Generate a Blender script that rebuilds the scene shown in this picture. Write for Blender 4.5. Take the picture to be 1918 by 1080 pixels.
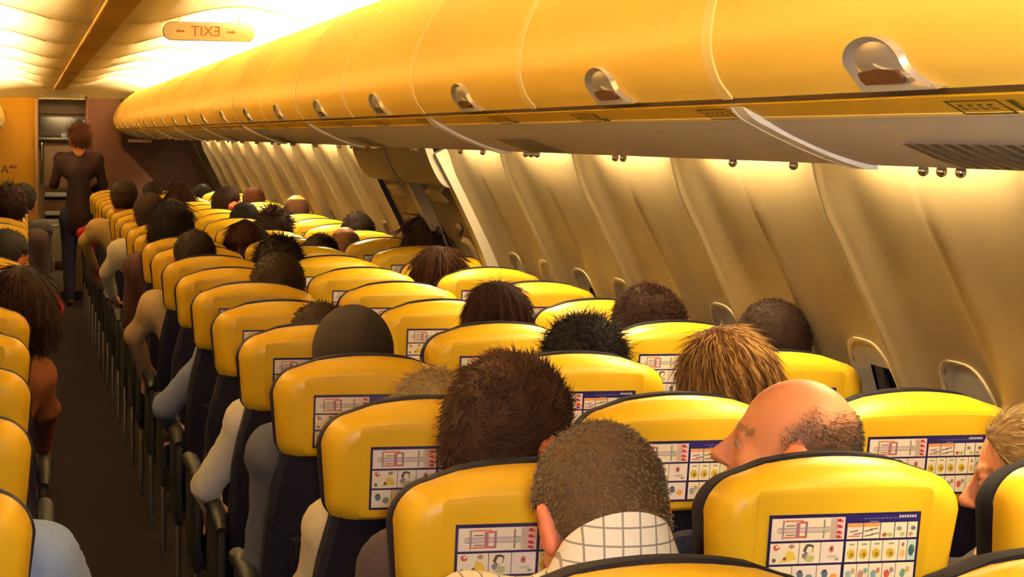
import bpy, bmesh, math, random
import numpy as np
from mathutils import Vector, Matrix

for o in list(bpy.data.objects):
    bpy.data.objects.remove(o)
scene = bpy.context.scene
COL = scene.collection
rng = np.random.default_rng(7)
random.seed(7)

# ------------------------------------------------------------------ camera
F_PX, YAW, PITCH, ROLL = 3853.08, .231872, .071963, .0141529
cam_d = bpy.data.cameras.new('camera')
cam = bpy.data.objects.new('camera', cam_d)
COL.objects.link(cam)
cam_d.sensor_fit = 'HORIZONTAL'
cam_d.sensor_width = 36.0
cam_d.lens = F_PX / 1918 * 36.0
cam_d.clip_start = .05
cyw, syw, cpt, spt = math.cos(YAW), math.sin(YAW), math.cos(PITCH), math.sin(PITCH)
fwv = Vector((syw * cpt, cyw * cpt, -spt))
rv = Vector((cyw, -syw, 0))
uv_ = rv.cross(fwv)
r2 = math.cos(ROLL) * rv + math.sin(ROLL) * uv_
u2 = -math.sin(ROLL) * rv + math.cos(ROLL) * uv_
m3 = Matrix((r2, u2, -fwv)).transposed()
CAM = Vector((-.265, 0, 1.62))
cam.matrix_world = Matrix.Translation(CAM) @ m3.to_4x4()
scene.camera = cam

# ------------------------------------------------------------------ world and exposure
w = bpy.data.worlds.new('World')
scene.world = w
w.use_nodes = True
w.node_tree.nodes['Background'].inputs[0].default_value = (.02, .025, .04, 1)
w.node_tree.nodes['Background'].inputs[1].default_value = .5
scene.view_settings.view_transform = 'Standard'
scene.view_settings.look = 'None'
scene.view_settings.gamma = 1
scene.view_settings.use_curve_mapping = False
scene.view_settings.exposure = 0.0

COVE_POWER, WASH_POWER, FLASH_POWER = 520.0, 260.0, 29.0
LAMP_RGB = (1.0, .76, .36)

# the flash of the camera itself
fl = bpy.data.lights.new('camera_flash', 'AREA')
fl.shape = 'RECTANGLE'; fl.size = .06; fl.size_y = .04
fl.energy = FLASH_POWER
fl.color = (1.0, .95, .90)
flo = bpy.data.objects.new('camera_flash', fl)
COL.objects.link(flo)
flo.matrix_world = Matrix.Translation(CAM + u2 * .01 + r2 * .06 + fwv * .03) @ m3.to_4x4()

# ------------------------------------------------------------------ helpers
def lin(c):
    return tuple(((v / 255) / 12.92 if v / 255 <= .04045 else (((v / 255) + .055) / 1.055) ** 2.4) for v in c)

def mat(name, col, rough=.5, metal=0, spec=.5, noise=None, bump=None, emit=None, strength=0, coat=0):
    """noise = (scale, amount) varies the colour; bump = (scale, strength)"""
    m = bpy.data.materials.new(name)
    m.use_nodes = True
    nt = m.node_tree
    b = nt.nodes['Principled BSDF']
    b.inputs['Base Color'].default_value = (*col, 1)
    b.inputs['Roughness'].default_value = rough
    b.inputs['Metallic'].default_value = metal
    b.inputs['Specular IOR Level'].default_value = spec
    b.inputs['Coat Weight'].default_value = coat
    if emit:
        b.inputs['Emission Color'].default_value = (*emit, 1)
        b.inputs['Emission Strength'].default_value = strength
    if noise or bump:
        tc = nt.nodes.new('ShaderNodeTexCoord')
    if noise:
        n = nt.nodes.new('ShaderNodeTexNoise')
        n.inputs['Scale'].default_value = noise[0]
        n.inputs['Detail'].default_value = 4
        nt.links.new(tc.outputs['Object'], n.inputs['Vector'])
        mx = nt.nodes.new('ShaderNodeMix')
        mx.data_type = 'RGBA'
        a = noise[1]
        mx.inputs[6].default_value = (*[v * (1 - a) for v in col], 1)
        mx.inputs[7].default_value = (*[min(1, v * (1 + a)) for v in col], 1)
        nt.links.new(n.outputs['Fac'], mx.inputs[0])
        nt.links.new(mx.outputs[2], b.inputs['Base Color'])
    if bump:
        n2 = nt.nodes.new('ShaderNodeTexNoise')
        n2.inputs['Scale'].default_value = bump[0]
        n2.inputs['Detail'].default_value = 3
        nt.links.new(tc.outputs['Object'], n2.inputs['Vector'])
        bp = nt.nodes.new('ShaderNodeBump')
        bp.inputs['Strength'].default_value = bump[1]
        bp.inputs['Distance'].default_value = .004
        nt.links.new(n2.outputs['Fac'], bp.inputs['Height'])
        nt.links.new(bp.outputs['Normal'], b.inputs['Normal'])
    return m

def attr_mat(name, rough=.5, spec=.4, sss=0):
    m = bpy.data.materials.new(name)
    m.use_nodes = True
    nt = m.node_tree
    b = nt.nodes['Principled BSDF']
    a = nt.nodes.new('ShaderNodeVertexColor')
    a.layer_name = 'Col'
    nt.links.new(a.outputs['Color'], b.inputs['Base Color'])
    b.inputs['Roughness'].default_value = rough
    b.inputs['Specular IOR Level'].default_value = spec
    return m

def plaid_mat():
    m = bpy.data.materials.new('plaid_cotton')
    m.use_nodes = True
    nt = m.node_tree
    b = nt.nodes['Principled BSDF']
    b.inputs['Roughness'].default_value = .9
    tc = nt.nodes.new('ShaderNodeTexCoord')
    sp = nt.nodes.new('ShaderNodeSeparateXYZ')
    nt.links.new(tc.outputs['Object'], sp.inputs[0])
    outs = []
    for i, per in ((0, .021), (2, .021)):
        d = nt.nodes.new('ShaderNodeMath'); d.operation = 'DIVIDE'; d.inputs[1].default_value = per
        nt.links.new(sp.outputs[i], d.inputs[0])
        f = nt.nodes.new('ShaderNodeMath'); f.operation = 'FRACT'
        nt.links.new(d.outputs[0], f.inputs[0])
        l = nt.nodes.new('ShaderNodeMath'); l.operation = 'LESS_THAN'; l.inputs[1].default_value = .11
        nt.links.new(f.outputs[0], l.inputs[0])
        outs.append(l)
    mxm = nt.nodes.new('ShaderNodeMath'); mxm.operation = 'MAXIMUM'
    nt.links.new(outs[0].outputs[0], mxm.inputs[0]); nt.links.new(outs[1].outputs[0], mxm.inputs[1])
    mx = nt.nodes.new('ShaderNodeMix'); mx.data_type = 'RGBA'
    mx.inputs[6].default_value = (*lin((236, 228, 216)), 1)
    mx.inputs[7].default_value = (*lin((140, 130, 128)), 1)
    nt.links.new(mxm.outputs[0], mx.inputs[0])
    nt.links.new(mx.outputs[2], b.inputs['Base Color'])
    return m

M = {}
M['yellow'] = mat('yellow_plastic', lin((228, 184, 38)), .36, spec=.45, bump=(900, .06))
M['yellow_bin'] = mat('yellow_bin_plastic', lin((254, 218, 102)), .42, spec=.45)
M['bin_trim'] = mat('pale_yellow_trim', lin((254, 232, 150)), .45)
M['fascia'] = mat('yellow_fascia', lin((244, 196, 36)), .4)
M['navy'] = mat('navy_fabric', lin((18, 16, 32)), .95, spec=.08, noise=(60, .3), bump=(700, .35))
M['navy_side'] = mat('navy_leather', lin((17, 14, 30)), .8, spec=.1, bump=(300, .1))
M['black'] = mat('black_plastic', lin((16, 15, 22)), .55, spec=.25)
M['chrome'] = mat('chrome', (.75, .75, .77), .18, metal=1)
M['silver'] = mat('silver_plastic', lin((190, 188, 192)), .3, metal=.55, spec=.6)
M['grey_panel'] = mat('grey_service_console', lin((218, 212, 206)), .5, noise=(14, .05))
M['white_strip'] = mat('white_trim', lin((235, 232, 228)), .35)
M['dark_gap'] = mat('dark_gap', lin((70, 50, 34)), .6)
M['slot'] = mat('latch_slot', lin((84, 54, 36)), .5)
M['grille'] = mat('speaker_grille', lin((92, 80, 72)), .6)
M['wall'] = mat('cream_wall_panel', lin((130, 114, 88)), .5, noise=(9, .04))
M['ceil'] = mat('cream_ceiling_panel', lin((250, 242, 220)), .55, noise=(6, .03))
M['ceil_strip'] = mat('ochre_ceiling_strip', lin((176, 142, 72)), .6, noise=(120, .2))
M['carpet'] = mat('dark_carpet', lin((30, 20, 24)), .95, spec=.1, noise=(90, .35), bump=(500, .4))
M['win_trim'] = mat('window_trim', lin((196, 182, 156)), .45)
M['shade'] = mat('window_shade', lin((176, 178, 184)), .5)
M['glass'] = mat('window_glass', lin((14, 16, 40)), .06, spec=.7)
M['exit_grey'] = mat('exit_frame_grey', lin((170, 160, 148)), .45)
M['placard'] = mat('placard_ink', lin((70, 62, 22)), .6)
M['brown_wall'] = mat('brown_partition', lin((104, 66, 56)), .6, noise=(5, .1))
M['bulkhead'] = mat('yellow_bulkhead', lin((226, 172, 36)), .5)
M['tan'] = mat('tan_laminate', lin((186, 150, 116)), .4)
M['steel'] = mat('brushed_steel', lin((170, 164, 160)), .35, metal=.7)
M['cart'] = mat('cart_white', lin((222, 206, 180)), .45)
M['ink'] = mat('dark_ink', lin((60, 34, 14)), .6)
M['sign'] = mat('sign_plastic', lin((240, 228, 190)), .5)
M['sign_ink'] = mat('sign_ink', lin((150, 92, 40)), .6)
M['lamp_cove'] = mat('cove_tube', (1, .9, .7), .5, emit=LAMP_RGB, strength=COVE_POWER)
M['lamp_wash'] = mat('wash_tube', (1, .9, .7), .5, emit=LAMP_RGB, strength=WASH_POWER)
M['print'] = attr_mat('printed_card', .35, .5)
M['skin'] = attr_mat('skin', .5, .35)
M['plaid'] = plaid_mat()
M['hair'] = attr_mat('hair_strands', .75, .12)
M['eye'] = mat('shoe_leather', lin((36, 28, 26)), .4)

def mesh_np(name, V, faces=None, tris=None, quads=None, m=None, smooth=True, cols=None):
    """mesh from numpy arrays or lists"""
    me = bpy.data.meshes.new(name)
    if faces is not None:
        me.from_pydata([tuple(v) for v in V], [], faces)
    else:
        V = np.asarray(V, np.float32)
        parts, starts, tot = [], [], []
        nl = 0
        if quads is not None and len(quads):
            parts.append(np.asarray(quads, np.int32).ravel()); n = len(quads)
            starts.append(nl + 4 * np.arange(n)); tot.append(np.full(n, 4)); nl += 4 * n
        if tris is not None and len(tris):
            parts.append(np.asarray(tris, np.int32).ravel()); n = len(tris)
            starts.append(nl + 3 * np.arange(n)); tot.append(np.full(n, 3)); nl += 3 * n
        idx = np.concatenate(parts); st = np.concatenate(starts).astype(np.int32)
        me.vertices.add(len(V)); me.vertices.foreach_set('co', V.ravel())
        me.loops.add(len(idx)); me.loops.foreach_set('vertex_index', idx)
        me.polygons.add(len(st)); me.polygons.foreach_set('loop_start', st)
        me.update(calc_edges=True)
        me.validate()
    if smooth:
        me.polygons.foreach_set('use_smooth', [True] * len(me.polygons))
    if cols is not None:
        at = me.color_attributes.new('Col', 'FLOAT_COLOR', 'POINT')
        c = np.ones((len(me.vertices), 4), np.float32); c[:, :3] = cols
        at.data.foreach_set('color', c.ravel())
    if m is not None:
        for mm in (m if isinstance(m, list) else [m]):
            me.materials.append(mm)
    me.update()
    return me

def link(name, me, parent=None, loc=None):
    o = bpy.data.objects.new(name, me)
    COL.objects.link(o)
    if parent is not None:
        o.parent = parent
    if loc is not None:
        o.location = loc
    return o

def tag(o, label=None, cat=None, group=None, kind=None):
    if label: o['label'] = label
    if cat: o['category'] = cat
    if group: o['group'] = group
    if kind: o['kind'] = kind
    return o

def sharp(me, ang=35):
    try:
        me.set_sharp_from_angle(angle=math.radians(ang))
    except Exception:
        pass
    return me

def bm_mesh(name, bm, m, smooth=True, ang=35):
    bmesh.ops.recalc_face_normals(bm, faces=bm.faces)
    me = bpy.data.meshes.new(name)
    bm.to_mesh(me); bm.free()
    if smooth:
        me.polygons.foreach_set('use_smooth', [True] * len(me.polygons))
        sharp(me, ang)
    me.materials.append(m)
    return me

def box_me(name, c, s, m, bev=.004, seg=2):
    bm = bmesh.new()
    bmesh.ops.create_cube(bm, size=1)
    for v in bm.verts:
        v.co = Vector((c[i] + v.co[i] * s[i] for i in range(3)))
    if bev:
        bmesh.ops.bevel(bm, geom=bm.edges[:], offset=bev, segments=seg, affect='EDGES', profile=.5)
    return bm_mesh(name, bm, m)

def tube_me(name, pts, r, m, n=8, caps=True):
    pts = [Vector(p) for p in pts]
    V, Fc = [], []
    for i, p in enumerate(pts):
        t = (pts[min(i + 1, len(pts) - 1)] - pts[max(i - 1, 0)]).normalized()
        a = t.orthogonal().normalized() if i == 0 else (a - t * a.dot(t)).normalized()
        b = t.cross(a)
        rr = r[i] if isinstance(r, (list, tuple)) else r
        for k in range(n):
            an = 2 * math.pi * k / n
            V.append(p + a * math.cos(an) * rr + b * math.sin(an) * rr)
    for i in range(len(pts) - 1):
        for k in range(n):
            Fc.append((i * n + k, i * n + (k + 1) % n, (i + 1) * n + (k + 1) % n, (i + 1) * n + k))
    if caps:
        Fc.append(tuple(range(n))[::-1]); Fc.append(tuple((len(pts) - 1) * n + k for k in range(n)))
    return sharp(mesh_np(name, V, faces=Fc, m=m), 50)

def spline(P, n):
    """Catmull-Rom through 2D points, n samples per span"""
    P = [np.array(p, float) for p in P]
    P = [2 * P[0] - P[1]] + P + [2 * P[-1] - P[-2]]
    out = []
    for i in range(1, len(P) - 2):
        for k in range(n):
            t = k / n
            a, b, c, d = P[i - 1:i + 3]
            out.append(.5 * ((2 * b) + (c - a) * t + (2 * a - 5 * b + 4 * c - d) * t * t + (3 * b - a - 3 * c + d) * t ** 3))
    out.append(P[-2])
    return np.array(out)

def extrude_profile(name, prof, y0, y1, m, thick=0.0, sx=1, smooth=True, ny=1, nsign=1):
    """sheet along y following an (x,z) profile; thick > 0 gives it a back side"""
    prof = np.asarray(prof)
    d = np.gradient(prof, axis=0)
    nrm = np.stack([-d[:, 1], d[:, 0]], 1) * nsign
    nrm /= np.linalg.norm(nrm, axis=1)[:, None] + 1e-9
    n = len(prof)
    V, Q = [], []
    ys = np.linspace(y0, y1, ny + 1)
    layers = [prof] if not thick else [prof, prof + nrm * thick]
    for P in layers:
        for y in ys:
            for (x, z) in P:
                V.append((sx * x, y, z))
    L = n * (ny + 1)
    for li in range(len(layers)):
        for j in range(ny):
            for i in range(n - 1):
                q = [li * L + j * n + i, li * L + j * n + i + 1, li * L + (j + 1) * n + i + 1, li * L + (j + 1) * n + i]
                Q.append(q if li == 0 else q[::-1])
    if thick:
        for i in range(n - 1):
            Q.append([i, L + i, L + i + 1, i + 1])
            e = ny * n
            Q.append([e + i, e + i + 1, L + e + i + 1, L + e + i])
        for j in range(ny):
            Q.append([j * n, (j + 1) * n, L + (j + 1) * n, L + j * n])
            e = n - 1
            Q.append([j * n + e, L + j * n + e, L + (j + 1) * n + e, (j + 1) * n + e])
    bm = bmesh.new()
    vs = [bm.verts.new(v) for v in V]
    for q in Q:
        try: bm.faces.new([vs[i] for i in q])
        except ValueError: pass
    return bm_mesh(name, bm, m, smooth, 40)

def ordinal(n):
    W = ['first', 'second', 'third', 'fourth', 'fifth', 'sixth', 'seventh', 'eighth', 'ninth', 'tenth', 'eleventh', 'twelfth', 'thirteenth',
         'fourteenth', 'fifteenth', 'sixteenth', 'seventeenth', 'eighteenth', 'nineteenth', 'twentieth', 'twenty-first', 'twenty-second',
         'twenty-third', 'twenty-fourth', 'twenty-fifth', 'twenty-sixth']
    return W[n]

# ------------------------------------------------------------------ the cabin shell
Y_BACK, Y_END = -3.0, 21.9
MOD = .99
BIN0 = 2.39 - 5 * MOD            # a joint between bins
N_BIN = 23                       # 2.39-4.95 ... about 20.2
PSU_SEAM0 = 2.39 - 3 * 2 * MOD + 2 * MOD

floor = link('floor', box_me('floor', (0, (Y_BACK + Y_END + 1) / 2, -.03), (3.5, Y_END - Y_BACK + 1.4, .06), M['carpet'], 0))
tag(floor, kind='structure')

# walls
WALLP = spline([(1.34, 1.80), (1.375, 1.70), (1.405, 1.57), (1.505, 1.37), (1.605, 1.17), (1.66, 1.03), (1.69, .88), (1.69, .65), (1.66, .35), (1.60, 0.0)], 8)
def wall_x(z):
    return float(np.interp(-z, -WALLP[:, 1], WALLP[:, 0]))

SEAM0 = .15                       # wall panel seams at .15 + k
PANEL_YS = [SEAM0 + k for k in range(-3, 22)]
wall_r = bpy.data.objects.new('wall_right', None); COL.objects.link(wall_r); tag(wall_r, kind='structure')
wall_l = bpy.data.objects.new('wall_left', None); COL.objects.link(wall_l); tag(wall_l, kind='structure')

def ridge(y, big):
    """inward swelling between the windows, y measured from the seam"""
    r = 0
    for c, h, wd in ((0, .042, .065), (.5, .034, .075), (1, .042, .065)):
        t = abs(y - c) / wd
        r += h * math.exp(-t * t)
    return r

def wall_panel_mesh(side, windows, name='wall_panel'):
    zs = WALLP[:, 1]
    zz = np.unique(np.concatenate([zs, np.arange(.78, 1.24, .02)]))[::-1]
    ys = np.concatenate([[0.0, .0105], np.linspace(.0135, .9865, 59), [.9895, 1.0]])
    V = np.zeros((len(zz), len(ys), 3))
    for i, z in enumerate(zz):
        wx = wall_x(z)
        fade = min(1, max(0, (1.72 - z) / .25))
        for j, y in enumerate(ys):
            groove = -.007 if (y < .012 or y > .988) else 0
            V[i, j] = (side * (wx - ridge(y, 1) * fade + groove), y, z)
    keep = []
    nz, ny = len(zz), len(ys)
    for i in range(nz - 1):
        for j in range(ny - 1):
            yc = (ys[j] + ys[j + 1]) / 2; zc = (zz[i] + zz[i + 1]) / 2
            if windows:
                hole = False
                for wy in (.25, .75):
                    a, b = abs(yc - wy) / .118, abs(zc - 1.0) / .165
                    if a ** 3.4 + b ** 3.4 < 1: hole = True
                if hole: continue
            q = [i * ny + j, i * ny + j + 1, (i + 1) * ny + j + 1, (i + 1) * ny + j]
            keep.append(q if side > 0 else q[::-1])
    return mesh_np(name, V.reshape(-1, 3), quads=keep, m=M['wall'])

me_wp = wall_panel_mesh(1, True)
me_wp_l = wall_panel_mesh(-1, False)
me_wp_plain = wall_panel_mesh(1, False)

# one window: trim ring, reveal, shade and pane, built around (0,0,1.0) then dropped in at y
def superring(wx, wz, off, n=40, p=3.4, wy=0.0, zc=1.0):
    out = []
    for k in range(n):
        a = 2 * math.pi * k / n
        c, s = math.cos(a), math.sin(a)
        y = wx * math.copysign(abs(c) ** (2 / p), c)
        z = zc + wz * math.copysign(abs(s) ** (2 / p), s)
        out.append((wall_x(z) - .012 + off, wy + y, z))
    return out
def ring_loft(name, rings, m, cap=False):
    n = len(rings[0]); V = [v for r in rings for v in r]; Q = []
    for i in range(len(rings) - 1):
        for k in range(n):
            Q.append((i * n + k, i * n + (k + 1) % n, (i + 1) * n + (k + 1) % n, (i + 1) * n + k))
    if cap: Q.append(tuple((len(rings) - 1) * n + k for k in range(n)))
    return sharp(mesh_np(name, V, faces=Q, m=m), 50)
me_wtrim = ring_loft('window_frame', [superring(.130, .178, .013), superring(.129, .177, .007), superring(.124, .172, .006), superring(.120, .167, .014), superring(.106, .152, .05)], M['win_trim'])
me_wglass = ring_loft('pane', [superring(.106, .150, .045), superring(.106, .150, .052)], M['glass'], True)
def shade_mesh(drop):
    V, Q = [], []
    zt = 1.155
    zb = zt - .30 * drop
    for z in (zt, zb):
        for y in (-.10, .10):
            V.append((wall_x(z) + .022, y, z))
    for z in (zb, zt):
        for y in (-.10, .10):
            V.append((wall_x(z) + .030, y, z))
    return mesh_np('window_shade', V, faces=[(0, 1, 3, 2), (2, 3, 5, 4), (4, 5, 7, 6)], m=M['shade'], smooth=False)
me_shades = [shade_mesh(d) for d in (.15, .55, .95, .3)]

EXIT_A, EXIT_B = 8.02, 10.06      # the stretch of wall with the two overwing exits
wn = 0
for y0 in PANEL_YS:
    inexit = EXIT_A < y0 + .5 < EXIT_B + .1
    if not inexit:
        plain = y0 > 19.9
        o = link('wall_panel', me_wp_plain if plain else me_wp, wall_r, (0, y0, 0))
        if not plain and y0 > -1:
            for wy in (.25, .75):
                wn += 1
                wo = bpy.data.objects.new('window_%d' % wn, None); COL.objects.link(wo)
                wo.location = (0, y0 + wy, 0)
                tag(wo, kind='structure')
                link('window_frame', me_wtrim, wo)
                yw = y0 + wy; link('window_shade', me_shades[2 if abs(yw - 3.9) < .1 else 0 if abs(yw - 4.4) < .1 else (wn * 7) % 4], wo)
                link('pane', me_wglass, wo)
    link('wall_panel', me_wp_l, wall_l, (0, y0, 0))
# narrow panels closing the gap beside the exit bay
# overwing exits: two hatches with a sculpted surround, upper housing and handle cover
def exit_hatch(yc, n):
    W = .505
    e = bpy.data.objects.new('door_%d' % n, None); COL.objects.link(e); e.location = (0, yc, 0); tag(e, kind='structure')
    zz = np.linspace(1.78, 0.0, 46)
    ys = np.linspace(-W, W, 41)
    V = np.zeros((46, 41, 3))
    for i, z in enumerate(zz):
        for j, y in enumerate(ys):
            a = (abs(y) / (W - .05)) ** 4
            b = (abs(z - .98) / .50) ** 4
            rec = .035 / (1 + math.exp(min(50, (a + b - 1) * 9)))
            V[i, j] = (wall_x(z) - .020 + rec, y, z)
    Q = [[i * 41 + j, i * 41 + j + 1, (i + 1) * 41 + j + 1, (i + 1) * 41 + j] for i in range(45) for j in range(40)]
    link('hatch', mesh_np('hatch', V.reshape(-1, 3), quads=Q, m=M['wall']), e)
    # upper housing across the light slot
    P = spline([(1.28, 1.66), (1.30, 1.57), (1.345, 1.47), (1.39, 1.425), (1.47, 1.42)], 5)
    link('upper_housing', extrude_profile('upper_housing', P, -W + .03, W - .03, M['exit_grey'], .03, nsign=1), e)
    # pale rib on the near side of the hatch
    rib = spline([(1.33, 1.56), (1.43, 1.37), (1.525, 1.17), (1.585, 1.0), (1.61, .85), (1.60, .5)], 5)
    link('rib', extrude_profile('rib', rib, -W - .02, -W + .07, M['exit_grey'], .05), e)
    # handle cover: a bright curved flap and a pull under it
    hp = spline([(wall_x(1.42) - .045, 1.42), (wall_x(1.39) - .075, 1.392), (wall_x(1.35) - .06, 1.352)], 6)
    link('handle_cover', extrude_profile('handle_cover', hp, -.16, .16, M['win_trim'], .01), e)
    bm = bmesh.new()
    bmesh.ops.create_uvsphere(bm, u_segments=16, v_segments=10, radius=1)
    for v in bm.verts: v.co = Vector((wall_x(1.24) - .03 + v.co.x * .014, v.co.y * .06, 1.235 + v.co.z * .03))
    link('grip', bm_mesh('grip', bm, M['dark_gap']), e)
    link('exit_window', ring_loft('exit_window', [superring(.146, .20, -.012), superring(.13, .18, -.03), superring(.11, .158, .0), superring(.10, .146, .03)], M['win_trim'], True), e)
exit_hatch(8.65, 1); exit_hatch(9.65, 2)
for ya in (8.02, 10.13):
    pass

# ceiling: two coves either side of a flat centre strip, in panels two bins long
CX = .03
CEIL = spline([(.05, 2.052), (.14, 2.060), (.26, 2.094), (.38, 2.126), (.48, 2.140), (.58, 2.138), (.68, 2.116), (.76, 2.094), (.86, 2.076), (.95, 2.03), (.97, 1.96)], 6)
ceiling = bpy.data.objects.new('ceiling', None); COL.objects.link(ceiling); tag(ceiling, kind='structure')
PAN = 2 * MOD
CE0 = 8.1 - 6 * PAN
me_c = {}
for s in (1, -1):
    P = CEIL.copy(); P[:, 0] = P[:, 0] + s * CX * 0
    bm_y0, bm_y1 = .012, PAN - .012
    prof = CEIL.copy()
    # the panel edges turn up into the joint
    n = len(prof)
    d = np.gradient(prof, axis=0); nr = np.stack([-d[:, 1], d[:, 0]], 1); nr /= np.linalg.norm(nr, axis=1)[:, None]
    if nr[3, 1] < 0: nr = -nr
    ys = [0.0, .003, .012, .03, .06, .11, .18, .30, .5, PAN / 2, PAN - .5, PAN - .30, PAN - .18, PAN - .11, PAN - .06, PAN - .03, PAN - .012, PAN - .003, PAN]
    up = [.02, -.014] + [-.020 * math.exp(-(min(y_, PAN - y_) / .12) ** 1.5) for y_ in ys[2:-2]] + [-.014, .02]
    V = []
    for y, u_ in zip(ys, up):
        for (x, z), (nx_, nz_) in zip(prof, nr):
            ru = u_ * min(1.0, max(.0, (x - .05) / .12)) if u_ < 0 else u_
            V.append((s * (x + nx_ * ru) + CX, y, z + nz_ * ru))
    Q = []
    for j in range(len(ys) - 1):
        for i in range(n - 1):
            q = [j * n + i, j * n + i + 1, (j + 1) * n + i + 1, (j + 1) * n + i]
            Q.append(q if s > 0 else q[::-1])
    me_c[s] = mesh_np('ceiling_panel', V, quads=Q, m=M['ceil'])
me_strip = box_me('centre_strip', (CX, PAN / 2, 2.040), (.105, PAN - .004, .02), M['ceil_strip'], .006)
me_back = box_me('joint_backing', (CX, 0, 2.16), (2.0, .12, .06), M['dark_gap'], 0)
k = 0
while CE0 + k * PAN < 19.5:
    y = CE0 + k * PAN
    if y > Y_BACK - 2:
        for s in (1, -1):
            link('ceiling_panel', me_c[s], ceiling, (0, y, 0))
        link('centre_strip', me_strip, ceiling, (0, y, 0))
    k += 1
CEIL_END = CE0 + k * PAN

for s in (1, -1):
    cd_ = np.gradient(CEIL, axis=0); cn_ = np.stack([-cd_[:, 1], cd_[:, 0]], 1); cn_ /= np.linalg.norm(cn_, axis=1)[:, None]
    if cn_[3, 1] < 0: cn_ = -cn_
    jp = (CEIL - cn_ * .0225)[9:44]
    jp = np.stack([s * jp[:, 0] + CX, jp[:, 1]], 1)
    me_js = extrude_profile('joint_strip', jp if s > 0 else jp[::-1], -.011, .011, M['ceil_strip'], .006)
    for k in range(0, 13):
        y = CE0 + k * PAN
        if y > 19.5: break
        link('joint_strip', me_js, ceiling, (0, y, 0))
link('upper_shell', box_me('upper_shell', (0, (Y_BACK + Y_END) / 2, 2.24), (3.2, Y_END - Y_BACK + 1.0, .05), M['dark_gap'], 0), ceiling)
# cove and wash tubes: the cabin's own lamps, out of sight above the bins and behind the service panels
me_cove = tube_me('cove_lamp', [(0, .16, 0), (0, PAN - .16, 0)], .016, M['lamp_cove'], 8, False)
me_wash = tube_me('wash_lamp', [(0, .33, 0), (0, .97, 0)], .012, M['lamp_wash'], 8, False)
for k in range(0, 13):
    y = CE0 + k * PAN
    if y > 19.5: break
    for s in (1, -1):
        link('cove_lamp', me_cove, ceiling, (s * .80 + CX * (s < 0), y, 2.000))
me_shield = {s: box_me('added_lamp_shield', (s * 1.292, .5, 1.665), (.008, 1.0, .125), M['wall'], 0) for s in (1, -1)}  # unseen strips added to keep wash light off the bulkhead and seats
for y0 in PANEL_YS:
    inexit = EXIT_A < y0 + .5 < EXIT_B + .1
    for s, wl in ((1, wall_r), (-1, wall_l)):
        if not (inexit and s > 0) and y0 < 20.2:
            link('added_lamp_shield', me_shield[s], wl, (0, y0 - .18, 0))
        if not (inexit and s > 0) and y0 < (19.9 if s > 0 else 17.5):
            link('wash_lamp', me_wash, wl, (s * 1.335, y0 - .18 + .0, 1.645))

# ------------------------------------------------------------------ overhead bins
BINP = spline([(.5675, 1.674), (.548, 1.700), (.538, 1.740), (.545, 1.795), (.568, 1.852), (.606, 1.912), (.655, 1.965), (.705, 2.003), (.745, 2.022), (.775, 2.005), (.80, 1.980), (1.03, 1.972)], 6)
bd = np.gradient(BINP, axis=0); bl = np.concatenate([[0], np.cumsum(np.linalg.norm(np.diff(BINP, axis=0), axis=1))])
bn = np.stack([-bd[:, 1], bd[:, 0]], 1); bn /= np.linalg.norm(bn, axis=1)[:, None]
if bn[10, 0] > 0: bn = -bn
def bin_pt(sl, y, off=0.0):
    x = np.interp(sl, bl, BINP[:, 0]); z = np.interp(sl, bl, BINP[:, 1])
    nx_ = np.interp(sl, bl, bn[:, 0]); nz_ = np.interp(sl, bl, bn[:, 1])
    return (x + nx_ * off, y, z + nz_ * off)

def bin_door_mesh(sx):
    n = len(BINP)
    ys = [.013, .0135, .018, .024, MOD / 2, MOD - .024, MOD - .018, MOD - .0135, MOD - .013]
    dn = [-.0012, -.0006, -.0003, 0, 0, 0, -.0003, -.0006, -.0012]
    V = []
    for y, u_ in zip(ys, dn):
        for (x, z), (a, b) in zip(BINP, bn):
            V.append((sx * (x + a * u_), y, z + b * u_))
    Q = []
    for j in range(len(ys) - 1):
        for i in range(n - 1):
            q = [j * n + i, j * n + i + 1, (j + 1) * n + i + 1, (j + 1) * n + i]
            Q.append(q if sx < 0 else q[::-1])
    return mesh_np('bin_door', V, quads=Q, m=M['yellow_bin'])
def bin_trim_mesh(sx):
    P = BINP - bn * .0040
    return extrude_profile('joint_trim', P, -.017, .017, M['bin_trim'], .006, sx, nsign=1)
def bin_lip_mesh(sx):
    P = [(.566, 1.676), (.5725, 1.6685), (.60, 1.672)]
    return extrude_profile('lip_rail', P, .0, MOD, M['dark_gap'], .004, sx)

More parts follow.
